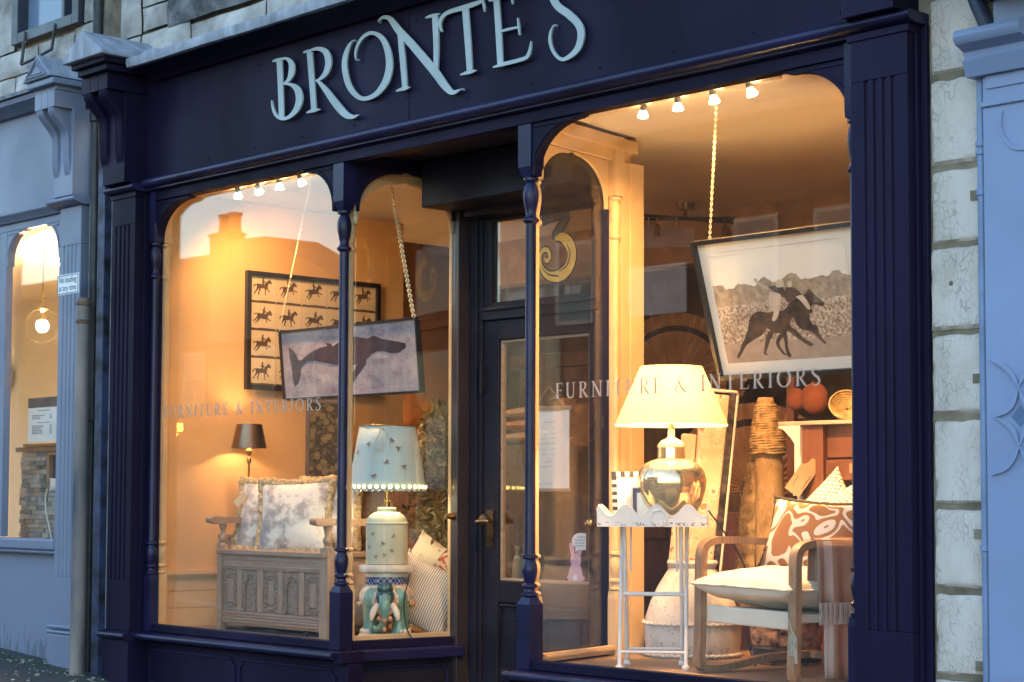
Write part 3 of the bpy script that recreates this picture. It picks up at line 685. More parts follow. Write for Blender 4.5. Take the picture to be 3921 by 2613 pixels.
for z, x in ((2.18, 5.70), (1.50, 5.702), (.93, 5.70), (.45, 5.70)): mb.box(x-.03, x+.02, -.026, .0, z-.018, z+.018)
obj('mortar_patch', mb, MORTAR, wall)
mb = MB().lathe([(.012, 0), (.014, .003), (.006, .006)], 0, 0, 10, T(5.585, -.0235, 1.86) @ RX(PI/2)); obj('filled_hole', mb, MORTAR, wall)

# blue neighbour on the right
blue = thing('blue_shopfront', 'sky blue painted shop front with carved lattice pilaster at the right edge', 'shop front')
mb = MB().box(5.765, 6.30, -.085, .2, -.7, 2.60); obj('pilaster', mb, BLUE, blue, bevel=.004)
mb = MB().box(5.782, 6.28, -.092, -.0855, 2.55, 2.60).box(5.765, 6.30, -.098, -.0855, 2.485, 2.505); obj('necking_band', mb, BLUE, blue, bevel=.003)
cp = [(.1, 2.765), (-.15, 2.765)]+arc(-.17, 2.735, .03, 90, 270, 6)+[(-.13, 2.69), (-.125, 2.665), (-.14, 2.655), (-.115, 2.60), (.1, 2.60)]
mb = MB().sx(cp, 5.715, 5.985); obj('capital', mb, BLUE, blue, smooth=30)
mb = MB().box(6.0, 6.4, -.11, .2, 2.6005, 2.765); obj('capital', mb, BLUE, blue, bevel=.01)
mb = MB().box(5.78, 6.40, -.03, .2, 2.7655, 2.89); obj('fascia', mb, BLUE, blue)
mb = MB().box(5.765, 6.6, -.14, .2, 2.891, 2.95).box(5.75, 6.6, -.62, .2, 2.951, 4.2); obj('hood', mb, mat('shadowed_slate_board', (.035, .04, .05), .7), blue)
# carved lattice: four-petal curves around a flat lozenge painted as a hole's shade
fn = lambda u, v, d: (5.905+u*.10, d, 1.352+v*.10)
ridge = mat('carving_blue', (.205, .262, .42), .42, var=.06, vs=2, bump=.1)
for cz in (1.352,):
    f2 = (lambda cz: lambda u, v, d: (5.905+u*.10, d, cz+v*.10))(cz)
    mb = MB()
    for sx_, sy_ in ((1, 1), (1, -1), (-1, 1), (-1, -1)):
        mb.ribbon([(sx_*.0, sy_*1.05, .02), (sx_*.22, sy_*.52, .19), (sx_*.52, sy_*.22, .19), (sx_*1.0, sy_*.0, .02)], f2, -.0975-.0003*(sx_+2*sy_), -.0845, 6)
        mb.ribbon([(0, sy_*1.05, .03), (sx_*.25, sy_*1.50, .16), (sx_*.62, sy_*1.85, .18), (sx_*1.15, sy_*2.08, .02)], f2, -.0975-.0003*(sx_+2*sy_), -.0845, 6)
    obj('carved_tracery', mb, ridge, blue, smooth=40)
    mb = MB().prism([(0, .40), (.36, 0), (0, -.40), (-.36, 0)], f2, -.0862, -.0845); obj('lozenge_shade', mb, mat('painted_lozenge_shade', (.10, .16, .28), .8), blue)
mb = MB().ribbon([(-.55, .9, .02), (-.62, .2, .10), (-.1, -.5, .12), (.8, -.6, .03)], lambda u, v, d: (5.905+u*.10, d, 2.37+v*.10), -.0925, -.0845, 6); obj('carved_tracery', mb, ridge, blue)
dp = thing('blue_drainpipe', 'thin blue painted drainpipe running down beside the blue pilaster', 'drainpipe')
mb = MB().tube([(5.738, -.055, z) for z in (2.62, 1.0, -.5)], .0150, 12); obj('pipe', mb, BLUEPIPE, dp, smooth=40)
for z in (2.36, 2.33, 2.18, .88): obj('pipe_collar', MB().lathe([(.016, -.012), (.021, -.010), (.021, .010), (.016, .012)], 5.738, -.055, 12, T(0, 0, z)), BLUEPIPE, dp, smooth=40)
sp = thing('swan_neck_pipe', 'dark blue swan neck rainwater pipe bending behind the blue capital', 'drainpipe')
mb = MB().tube(smooth3([(5.690, -.03, 3.4), (5.690, -.03, 3.05), (5.700, -.03, 2.93), (5.745, -.03, 2.82), (5.772, -.02, 2.74), (5.79, .0, 2.62)], 5), .029, 12); obj('pipe', mb, mat('navy_pipe_paint', (.03, .04, .085), .45), sp, smooth=40)

# --- upper wall above the fascia
uw = thing('upper_wall', 'old upper wall of cream painted and bare stones above the shop signs', 'wall')
mb = MB().box(-.42, 5.5, .09, .35, 3.58, 5.2).box(-2.3, -.42, .09, .35, 3.4, 3.86); obj('mortar_bed', mb, MORTAR, uw)
random.seed(11)
def block(x0, x1, z0, z1, m_, y=.045, name='stone_block'):
    mb = MB(); n = 5; g = .006
    vs = []; fs = []
    for j in range(n+1):
        for i in range(n+1):
            x = x0+g+(x1-x0-2*g)*i/n; z = z0+g+(z1-z0-2*g)*j/n
            e = min(i, n-i, j, n-j)
            k = noise.noise(Vector((x*6, z*6, 2)))*.018*(2.2 if m_ is BARESTONE else .6)
            vs.append((x+noise.noise(Vector((x*9, z*9, 5)))*.006, y+(0.016 if e == 0 else 0)+k, z+noise.noise(Vector((x*9, z*9, 8)))*.006))
    for j in range(n):
        for i in range(n): q = j*(n+1)+i; fs.append((q, q+1, q+n+2, q+n+1))
    mb.add(vs, fs); return obj(name, mb, m_, uw, smooth=50)
block(-.43, -.20, 3.62, 3.86, STONE); block(-.43, -.19, 3.86, 4.3, STONE); block(-.19, .35, 3.60, 3.86, STONE); block(.35, 1.1, 3.60, 3.83, STONE)
block(-.18, .10, 3.87, 4.02, STONE); block(.10, 1.35, 3.84, 4.35, BARESTONE, .03); block(-.18, .10, 4.02, 4.5, STONE)
block(1.1, 2.2, 3.60, 3.83, STONE); block(1.35, 2.6, 3.83, 4.3, STONE); block(2.2, 3.6, 3.60, 3.83, STONE); block(3.6, 5.2, 3.60, 3.83, STONE); block(2.6, 5.2, 3.83, 4.3, STONE)
x = -2.25
for x0, x1, z0, z1 in ((-2.2, -1.75, 3.70, 3.86), (-1.75, -1.2, 3.70, 3.86), (-1.2, -.66, 3.72, 3.86), (-2.2, -1.45, 3.86, 4.03), (-1.45, -.98, 3.86, 4.03), (-.98, -.66, 3.86, 4.05), (-2.2, -1.76, 4.03, 4.9), (-.87, -.65, 4.05, 4.32), (-.87, -.65, 4.32, 4.8), (-2.2, -1.4, 3.50, 3.70), (-1.4, -.7, 3.52, 3.72)):
    block(x0, x1, z0, z1, STONE)
mb = MB().box(-2.2, -1.75, .08, .35, 3.9, 5.2).box(-.90, -.42, .08, .35, 3.86, 5.2).box(-1.75, -.9, .08, .35, 3.86, 4.05); obj('mortar_bed', mb, MORTAR, uw)
win = thing('upstairs_window', 'dark framed sash window above the pale blue neighbour shop', 'window')
mb = MB().box(-1.745, -1.66, .02, .12, 4.06, 5.2).box(-.955, -.875, .02, .12, 4.06, 5.2).box(-1.66, -.955, .02, .12, 4.06, 4.13).box(-1.12, -1.085, .04, .12, 4.13, 5.2); obj('window_frame', mb, mat('dark_window_paint', (.03, .035, .05), .4), win, bevel=.004)
mb = MB().box(-1.66, -1.12, .10, .106, 4.13, 5.2).box(-1.085, -.955, .10, .106, 4.13, 5.2); obj('window_pane', mb, mat('net_curtained_glass', (.16, .22, .32), .12, var=.1, vs=1.2, bump=0), win)
cr_ = thing('wire_bracket', 'bent black iron wire bracket below the upstairs window', 'bracket')
mb = MB().tube(smooth3([(-1.55, .02, 4.12), (-1.55, .0, 3.93), (-1.53, .0, 3.90), (-1.20, .0, 3.93), (-1.16, .0, 3.95), (-1.16, .02, 4.1)], 4), .011, 6); obj('wire', mb, BLACKPIPE, cr_)
bp = thing('black_downpipe', 'black iron downpipe between the pale blue shop and the navy shop', 'drainpipe')
mb = MB().tube([(-.545, -.03, 5.0), (-.545, -.03, 2.0), (-.545, -.03, -.1)], .033, 14)
obj('pipe', mb, BLACKPIPE, bp, smooth=40)
for z in (3.4, 1.55): obj('pipe_collar', MB().lathe([(.034, -.04), (.042, -.035), (.042, .035), (.034, .04)], -.545, -.03, 14, T(0, 0, z)), BLACKPIPE, bp, smooth=40)
nb = thing('navy_batten', 'peeling navy board beside the black downpipe', 'board')
mb = MB().box(-.478, -.395, -.05, .09, -.1, 3.2); obj('board', mb, mat('peeling_navy', (.028, .038, .10), .5, var=.5, vs=9, bump=.4, bs=20), nb, bevel=.004)
mb = MB().box(-.394, -.226, -.004, .09, -.15, 3.3); gw = tag(obj('gap_wall', mb, mat('cracked_gap_render', (.24, .22, .19), .9, var=.45, vs=5, bump=.8, bs=14, dist=.02, col2=(.05, .05, .05))), 'narrow strip of cracked render beside the left navy pilaster', 'wall')

# --- sign pole
po = thing('sign_pole', 'weathered grey steel pole standing against the wall left of the navy shop', 'pole', (-.460, -.15, -.02))
pm = mat('weathered_pole_steel', (.22, .175, .15), .7, .1, var=.4, vs=6, bump=.6, bs=22, stretch=(1, 1, .22), col2=(.06, .065, .085))
mb = MB().lathe([(.048, -.08), (.046, .02), (.043, 1.2), (.038, 2.26), (.034, 2.275)], 0, 0, 24); obj('shaft', mb, pm, po, smooth=40)
RUSTY = mat('rusty_band', (.20, .11, .07), .7, .2, var=.3)
for z in (2.13, 2.24): obj('clamp_band', MB().lathe([(.039, -.012), (.043, -.010), (.043, .010), (.039, .012)], 0, 0, 20, T(0, 0, z)), RUSTY, po, smooth=40)
np_ = thing('no_loading_plate', 'small white plate reading No loading at any time on the pole', 'sign', (-.492, -.235, 2.335))
mb = MB().box(-.125, .125, -.004, .004, -.062, .062); obj('plate', mb, mat('white_enamel', (.72, .75, .78), .35, var=.05), np_, bevel=.003)
mb = MB()
for a in ((-.121, .121, .052, .056), (-.121, .121, -.056, -.052)): mb.box(a[0], a[1], -.0052, -.0042, a[2], a[3])
for a in (-.121, .117): mb.box(a, a+.004, -.0052, -.0042, -.0518, .0518)
obj('plate_border', mb, INK, np_)
mb = MB().box(-.05, .05, .0045, .018, -.05, -.03).box(-.05, .05, .0045, .018, .03, .05); obj('plate_bracket', mb, STEEL, np_)
def text(name, body, size, loc, rot, m_, parent, sxx=1.):
    c = bpy.data.curves.new(name, 'FONT'); c.body = body; c.size = size; c.align_x = 'CENTER'; c.align_y = 'CENTER'; c.extrude = .0002; c.space_line = .95
    o = bpy.data.objects.new(name, c); COL.objects.link(o); o.location = loc; o.rotation_euler = rot; o.scale = (sxx, 1, 1)
    dg = bpy.context.evaluated_depsgraph_get(); me = bpy.data.meshes.new_from_object(o.evaluated_get(dg)); bpy.data.objects.remove(o)
    me.materials.clear(); me.materials.append(m_)
    o = bpy.data.objects.new(name, me); COL.objects.link(o); o.parent = parent; o.location = loc; o.rotation_euler = rot; o.scale = (sxx, 1, 1); return o
text('plate_lettering', 'No loading\nat any time', .052, (0, -.0046, .002), (PI/2, 0, 0), INK, np_, .88)

# --- pale blue-grey neighbour shop on the left
lf = thing('pale_shopfront', 'pale blue grey neighbour shop front with arched lit window', 'shop front')
P_ = PALEBLUEGREY
obj('pilaster', pilaster(-.930, -.672, (-.872, -.824, -.778, -.730), P_, y0=-.05, zb=.22, zt=2.86, fz0=.55, fz1=2.62, fw=.018, dep=.008), P_, lf, bevel=.003)
mb = MB().box(-.955, -.650, -.075, .05, -.03, .205).box(-.965, -.640, -.085, .05, .206, .228).box(-.962, -.643, -.08, .05, .236, .262); obj('plinth_block', mb, P_, lf, bevel=.010)
mb = MB().sx([(.05, 2.915), (-.10, 2.915)]+arc(-.108, 2.898, .016, 90, 260, 5)+[(-.06, 2.865), (.05, 2.865)], -.99, -.645); obj('capital_moulding', mb, P_, lf, smooth=35)
mb = MB().sx([(.05, 2.915), (-.03, 2.915)]+arc(-.045, 2.900, .014, 90, 260, 5)+[(-.02, 2.85), (.05, 2.85)], -4, -.991); obj('fascia_moulding', mb, P_, lf, smooth=35)
mb = MB().box(-4, -.62, .02, .09, 2.916, 3.56); obj('fascia_panel', mb, P_, lf)
mb = MB().box(-.89, -.665, -.12, .02, 2.916, 3.46); obj('console_back', mb, P_, lf, bevel=.003)
console(-.915, -.675, -.25, 3.555, 2.92, P_, lf)
mb = MB().box(-.92, -.67, -.24, .04, 3.556, 3.62); obj('console_head', mb, P_, lf, bevel=.003)
mb = MB().box(-.955, -.635, -.285, .04, 3.585, 3.625); obj('cap_moulding', mb, P_, lf, bevel=.008)
mb = MB().sy([(-.985, 3.63), (-.635, 3.63), (-.81, 3.785)], -.30, .05); obj('gable_cap', mb, LEAD, lf, bevel=.004)
mb = MB().sy([(-.965, 3.636), (-.655, 3.636), (-.81, 3.772)], -.304, -.3005); mb.tube([(-.93, -.306, 3.648), (-.69, -.306, 3.648), (-.81, -.306, 3.752)], .008, 6, closed=True); mb.tube([(-.885, -.306, 3.662), (-.735, -.306, 3.662), (-.81, -.306, 3.728)], .006, 6, closed=True); obj('pediment_panel', mb, P_, lf)
mb = MB().sx([(.05, 3.56), (-.02, 3.56), (-.06, 3.585), (-.12, 3.60), (-.13, 3.63), (.05, 3.68)], -4, -.986); obj('cornice', mb, P_, lf, smooth=30)
mb = MB().sx([(.05, 3.69), (-.15, 3.635), (-.16, 3.655), (.05, 3.72)], -4, -.986); obj('lead_flashing', mb, LEAD, lf)
mb = MB().box(-4, -.935, .0, .05, 2.80, 2.849); obj('head_rail', mb, P_, lf, bevel=.003)
mb = MB().box(-1.02, -.9305, .0, .05, .79, 2.7995).box(-1.80, -1.71, .0, .05, .79, 2.7995); obj('window_stile', mb, P_, lf, bevel=.003)
mb = MB().box(-4, -.9305, -.06, .05, .715, .785).box(-4, -.9305, -.045, .05, .690, .7145); obj('window_sill', mb, P_, lf, bevel=.012)
mb = MB().box(-4, -.9305, .02, .09, -.1, .6895)
def streaked():
    m, t, b, o = nodes('streaked_pale_paint'); v = coords(t, (16, 1, 2.0)); n1 = noi(t, v, 3, 5, .6)
    tc = N(t, 'ShaderNodeTexCoord'); sp_ = N(t, 'ShaderNodeSeparateXYZ'); t.links.new(tc.outputs['Object'], sp_.inputs[0])
    low = mathn(t, 'MULTIPLY', mathn(t, 'SUBTRACT', .34, sp_.outputs['Z']), 1.05)
    f = mathn(t, 'GREATER_THAN', mathn(t, 'ADD', n1, low), .78)
    t.links.new(mix(t, mathn(t, 'MULTIPLY', f, .5), (.165, .19, .275), (.03, .04, .04)), b.inputs['Base Color']); b.inputs['Roughness'].default_value = .5; return m
obj('stallriser', mb, streaked(), lf)
spandrel(-1.0205, -1, .18, XZ, .002, .052, zb=2.57, parent=lf, mat_=P_); spandrel(-1.7095, 1, .24, XZ, .002, .052, zb=2.57, parent=lf, mat_=P_)
pane([(-1.71, .062, 0), (-1.02, .062, 0), (.79, 2.80)], lf)
mb = MB().box(-4, -1.8005, .0, .09, .79, 2.7995); obj('wall_panel', mb, P_, lf)
# its bright room
CR = mat('cream_room_wall', (.80, .68, .47), .8, var=.02, bump=0)
mb = MB().box(-7, -.96, 2.6, 2.7, -.1, 2.95); struct('neighbour_back_wall', mb, CR)
mb = MB().box(-7.1, -7.0, .09, 2.6, -.1, 2.95).box(-.96, -.90, .09, 2.6, -.1, 2.95); struct('neighbour_side_wall', mb, CR)
mb = MB().box(-7, -.96, .09, 2.7, 2.851, 2.95); struct('neighbour_ceiling', mb, CR)
mb = MB().box(-7, -.96, .09, 2.7, .60, .66); struct('neighbour_floor', mb, BOARDS)
pn = thing('globe_pendant', 'clear glass globe pendant with glowing bulb in the neighbour window', 'pendant lamp', (-2.66, .80, 2.29))
mb = MB().ball((0, 0, 0), .128, 24); obj('glass_globe', mb, glass_pane('globe_glass', (1, .98, .94), .03), pn, smooth=60)
mb = MB().ball((0, 0, .0), .045, 14); obj('bulb', mb, BULB, pn, smooth=60)
mb = MB().lathe([(.022, .04), (.022, .10), (.045, .122), (.042, .128), (.010, .132), (.008, .26)], 0, 0, 14); obj('bulb_holder', mb, BRASS, pn, smooth=40)
mb = MB().tube([(0, 0, .26), (0, 0, .56)], .004, 6); obj('flex', mb, INK, pn)
light('pendant_light', 'POINT', (-2.66, .80, 2.29), 200, None, (1, .74, .44), .05)
dl = thing('ceiling_downlight', 'small round white downlight in the neighbour shop ceiling', 'downlight', (-3.3, 1.3, 2.845))
mb = MB().lathe([(.07, 0), (.07, .004), (.05, .005)], 0, 0, 16); obj('trim_ring', mb, WHITEPAINT, dl); mb = MB().lathe([(.05, -.002), (.045, -.004)], 0, 0, 16); obj('lens', mb, emis('downlight_lens', (1, .9, .7), 14), dl)
light('downlight', 'SPOT', (-3.3, 1.3, 2.83), 190, None, (1, .75, .42), .05, (-3.3, 1.3, 0), 140)
ck = thing('wall_clock', 'round pale wall clock with dark batons seen at the left edge', 'clock', (-6.52, 2.565, 2.175))
M_ck = RX(PI/2)
mb = MB().lathe([(.15, 0), (.155, .01), (.15, .03), (.135, .032), (.135, .02)], 0, 0, 28, M_ck); obj('clock_rim', mb, STEEL, ck, smooth=40)
mb = MB().lathe([(.134, .0), (.134, .018)], 0, 0, 28, M_ck); obj('clock_face', mb, PAPER, ck)
mb = MB()
for k in range(12): mb.box(-.004, .004, -.022, -.019, .095, .122, RY(k*PI/6))
mb.box(-.004, .004, -.024, -.0225, -.01, .08, RY(1.9)).box(-.003, .003, -.026, -.0245, -.01, .10, RY(-2.4)); obj('clock_batons', mb, INK, ck)
mn = thing('menu_board', 'white price list with grey heading standing on the stone counter', 'notice')
mb = MB().box(-1.655, -1.10, .15, .156, 1.41, 1.70); obj('sheet', mb, PAPER, mn)
mb = MB().box(-1.655, -1.10, .1485, .1499, 1.635, 1.70); obj('heading', mb, mat('grey_heading', (.10, .085, .075), .6), mn)
mb = MB(); random.seed(2)
for k, z in enumerate((1.615, 1.583, 1.573, 1.563, 1.535, 1.515, 1.505, 1.495, 1.485, 1.475, 1.465)):
    x0 = -1.60 if k not in (0, 4) else -1.53; mb.box(x0, x0+random.uniform(.10, .17), .1488, .1499, z-.0025, z+.0025)
    if k not in (0, 4): mb.box(-1.37, -1.345, .1488, .1499, z-.0025, z+.0025)
obj('small_print', mb, mat('grey_print', (.25, .24, .24), .7), mn)
ct = thing('stone_counter', 'counter clad in pale split stone with timber top inside the neighbour window', 'counter')
mb = MB().box(-2.02, -1.05, .33, .9, .66, 1.35); obj('core', mb, MORTAR, ct)
tw = wood('counter_timber', (.33, .20, .11), (.20, .12, .07)); mb = MB().box(-2.06, -1.05, .28, .92, 1.352, 1.385); obj('timber_top', mb, tw, ct, bevel=.003)
mb = MB().box(-1.92, -1.05, .26, .9, 1.3855, 1.405); obj('timber_top', mb, tw, ct, bevel=.003)
mb = MB().box(-1.655, -1.62, .29, .34, 1.09, 1.35).box(-1.62, -1.05, .29, .34, 1.325, 1.35).box(-1.62, -1.05, .30, .335, 1.07, 1.09); obj('niche_frame', mb, tw, ct, bevel=.003)
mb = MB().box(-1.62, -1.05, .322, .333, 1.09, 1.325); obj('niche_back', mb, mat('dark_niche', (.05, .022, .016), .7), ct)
stones = [mat('split_stone_%s' % n, c, .8, var=.15, bump=.5, bs=20) for n, c in (('pale', (.40, .39, .37)), ('cream', (.46, .42, .36)), ('grey', (.24, .25, .25)), ('tan', (.32, .27, .21)))]
random.seed(4); z = .66; row = 0
while z < 1.34:
    h = .030; x = -2.02
    while x < -1.06:
        w = random.uniform(.06, .16); x1 = min(x+w, -1.05)
        if not (z+h > 1.085 and x1 > -1.66):
            mb = MB().box(x+.001, x1-.001, .30+random.uniform(-.008, .010), .33, z+.001, min(z+h, 1.35)-.001); obj('stone_slip', mb, random.choice(stones), ct, bevel=.002)
        x = x1
    z += h
cloth = thing('folded_cloth', 'crumpled white cloth in the niche of the stone counter', 'cloth', (-1.42, .30, 1.09))
mb = MB().pillow(.42, .09, .07, 10, T(0, 0, .04) @ RX(PI/2), wr=.03); obj('cloth_fold', mb, WHITEPAINT, cloth, smooth=60)
wr = thing('white_cable', 'white cable hanging down the split stone counter', 'cable'); mb = MB().tube(smooth3([(-1.63, .286, 1.10), (-1.65, .285, 1.03), (-1.63, .285, .93), (-1.58, .285, .82), (-1.55, .285, .74)], 4), .005, 6); obj('flex', mb, WHITEPAINT, wr)

# --- houses across the street, seen in the window glass
brickd = mat('dark_brick_house', (.038, .026, .024), .85, var=.25, vs=3, bump=.4, bs=20); slate = mat('house_slate', (.05, .05, .06), .7, var=.2)
pal = mat('pale_render_band', (.20, .22, .31), .8); wf = mat('white_house_frames', (.12, .12, .135), .5); dg_ = mat('house_dark_glass', (.02, .025, .035), .08, bump=0)
h1 = thing('gabled_house', 'dark gabled house with twin chimney pots, reflected in the left shop window', 'house', (-33, -25, 0))
mb = MB().box(-18, 6.5, -1.2, 1, -2, 5.4); obj('wall', mb, brickd, h1)
mb = MB().sy([(-1.0, 5.4), (6.8, 5.4), (4.2, 6.75), (.9, 8.22), (-.5, 8.28), (-1.75, 8.0), (-1.76, 5.4)], -.6, 1.2); ro = obj('roof', mb, slate, h1)
mb = MB().box(-18, -1.77, -.6, 1.2, 5.4, 7.95); obj('wall', mb, brickd, h1)
mb = MB().box(-1.74, -.72, .75, 1.25, 7.5, 8.50).box(-1.78, -.68, .7, 1.29, 8.44, 8.52); ch = obj('chimney', mb, brickd, ro)
for x in (-1.34, -.82):
    mb = MB().lathe([(.20, 8.52), (.17, 8.62), (.155, 8.98), (.20, 9.0), (.20, 9.07)], x, 1.0, 14); obj('chimney_pot', mb, mat('terracotta_pot', (.25, .11, .07), .8), ro)
for x in (-5.0, -3.2, .2, 2.0, 4.6):
    mb = MB().box(x, x+1.1, 1.0, 1.12, 3.6, 5.2); w_ = obj('window', mb, wf, h1); mb = MB().box(x+.1, x+1.0, 1.121, 1.13, 3.7, 4.38).box(x+.1, x+1.0, 1.121, 1.13, 4.44, 5.1); obj('pane', mb, dg_, w_)
h2 = thing('tall_dark_terrace', 'tall dark terrace with pale bands, reflected in the porch and right window', 'terrace', (-14, -25, 0))
mb = MB().box(-10.5, 16, -6, 1, -3, 9.0); obj('wall', mb, brickd, h2)
mb = MB().sx([(-6, 9.0), (1.4, 9.0), (1.4, 9.2), (-2.5, 11.5), (-6, 9.2)], -10.7, 16); obj('roof', mb, slate, h2)
for x, w in ((-10.2, 2.6), (-4.6, 1.75), (3.2, 2.0), (8, 2.0)):
    mb = MB().box(x, x+w, 1.0, 1.06, 5.05, 6.15); obj('render_panel', mb, pal, h2)
for x in (-6.8, -1.5, .6, 6.2, 11):
    mb = MB().box(x, x+1.2, 1.0, 1.12, 5.0, 6.9); w_ = obj('window', mb, wf, h2); mb = MB().box(x+.12, x+1.08, 1.121, 1.13, 5.1, 5.92).box(x+.12, x+1.08, 1.121, 1.13, 6.0, 6.8); obj('pane', mb, dg_, w_)
# ================================================================== shop interior shell
FZ = .285
mb = MB().sz([(.05, .052), (1.862, .052), (1.93, .70), (1.93, 1.45), (.05, 1.45)], .22, FZ); struct('display_floor', mb, BOARDS)
mb = MB().sz([(3.25, .052), (5.6, .052), (5.6, 1.9), (3.135, 1.9), (3.135, .70)], .22, FZ); struct('display_floor_right', mb, BOARDS)
mb = MB().box(-.9, 5.7, .90, 5.0, -.25, -.12); struct('shop_floor', mb, BOARDS)
mb = MB().box(1.925, 3.14, -.6, .90, -.5, -.13); struct('porch_floor', mb, mat('porch_tiles', (.08, .05, .04), .6))
mb = MB().box(-.35, .05, .056, 1.95, .615, 2.871); struct('display_side_wall', mb, PLASTER)
mb = MB().box(-.35, .045, .056, 1.95, -.1, .6145)
for z0, z1 in ((.285, .392), (.395, .492), (.495, .572)): mb.box(.0455, .054, .056, 1.94, z0, z1)
struct('dado_wall', mb, CREAMIN)
mb = MB().box(.0455, .075, .056, 1.95, .592, .614).box(.0455, .064, .056, 1.95, .573, .5915); struct('dado_rail', mb, CREAMIN)
mb = MB().box(-.9, 5.7, .053, 5.0, 2.8715, 2.95); struct('shop_ceiling', mb, CEILM)
mb = MB().box(-.9, -.6, 1.951, 5.0, -.2, 2.8705); struct('alcove_wall', mb, BROWNWALL)
mb = MB().box(-.6, 5.6, 4.6, 4.7, -.2, 2.8705); struct('back_wall', mb, BROWNWALL)
mb = MB().box(5.45, 5.6, .30, 4.6, -.2, 2.8705); struct('right_side_wall', mb, BROWNWALL)
mb = MB().box(-.6, 5.45, 3.0, 3.16, 2.56, 2.8705); struct('ceiling_beam', mb, mat('beam_paint', (.42, .26, .14), .7))
mb = MB().box(.062, .092, .075, .11, .30, 2.84); obj('inner_casing', mb, CREAMIN, front, bevel=.003)

# ------------------------------------------------------------------ spot bars
REFLECTOR = emis('glowing_reflector', (1, .74, .42), 9)
def spot_bar(x0, x1, y, label, aims, power):
    t = thing('spotlight_bar', label, 'spotlights', ((x0+x1)/2, y, 2.87), 0, 'ceiling spotlight bars')
    L = (x1-x0)
    mb = MB().box(-L/2-.12, L/2+.16, -.018, .018, -.022, -.001); obj('rail', mb, mat('brushed_rail', (.7, .55, .35), .35, .5), t, bevel=.003)
    for i, aim in enumerate(aims):
        x = -L/2+L*i/3
        d = (Vector(aim)-Vector((x+t.location.x, y, 2.83))).normalized(); R = d.to_track_quat('-Z', 'Y').to_matrix().to_4x4()
        M = T(x, 0, -.050) @ R @ Matrix.Scale(.78, 4)
        mb = MB().lathe([(.012, .045), (.018, .04), (.020, .012), (.016, .010)], 0, 0, 14, M).tube([(x, 0, -.02), (x, 0, -.05)], .006, 6)
        h = obj('spotlight_head', mb, STEEL, t, smooth=40)
        mb = MB().lathe([(.013, .010), (.020, .0), (.030, -.026), (.032, -.032), (.022, -.036), (.004, -.038)], 0, 0, 16, M); obj('bulb', mb, REFLECTOR, h, smooth=60)
        light('spot', 'SPOT', Vector((x+t.location.x, y, 2.812))+d*.045, power[i], None, LAMP, .03, aim, 100, .7)
    return t
spot_bar(.575, 1.185, .25, 'bar of four glowing ceiling spotlights in the narrower left window', [(.05, .8, 2.0), (.06, 1.2, 2.0), (.85, .5, .9), (1.45, .95, 1.1)], [13, 22, 36, 34])
spot_bar(3.775, 4.405, .25, 'bar of four glowing ceiling spotlights in the wider right window', [(3.1, .9, 1.4), (3.6, .9, .9), (4.3, .42, 1.9), (4.75, .45, 1.8)], [40, 48, 95, 95])

# ------------------------------------------------------------------ settle with carved front
st = thing('carved_settle', 'carved limed oak box settle with turned arm posts and arched panels', 'settle', (.883, .30, FZ))
CARVE = wood('carved_oak', (.36, .24, .16), (.13, .085, .055), .6, (6, 6, 6), 9, .8)
mb = MB().box(-.50, .50, .012, .44, .03, .437); obj('box', mb, OAK, st)
mb = MB().box(-.515, .515, -.028, .46, .4375, .465); obj('lid', mb, OAK, st, bevel=.005)
mb = MB().box(-.48, .45, -.004, .0115, .352, .437).box(-.48, .45, -.010, -.0045, .365, .378).box(-.48, .45, -.010, -.0045, .405, .418); obj('top_rail', mb, OAK, st, bevel=.003)
mb = MB()
for k in range(4): mb.box(-.48, .45, -.004-.004*(k % 2), .0115, .045+k*.017, .060+k*.017)
obj('bottom_rail', mb, OAK, st, bevel=.003)
panels = [(.407, .548), (.60, .745), (.805, .943), (.997, 1.14), (1.19, 1.335)]
edges = [-.48]
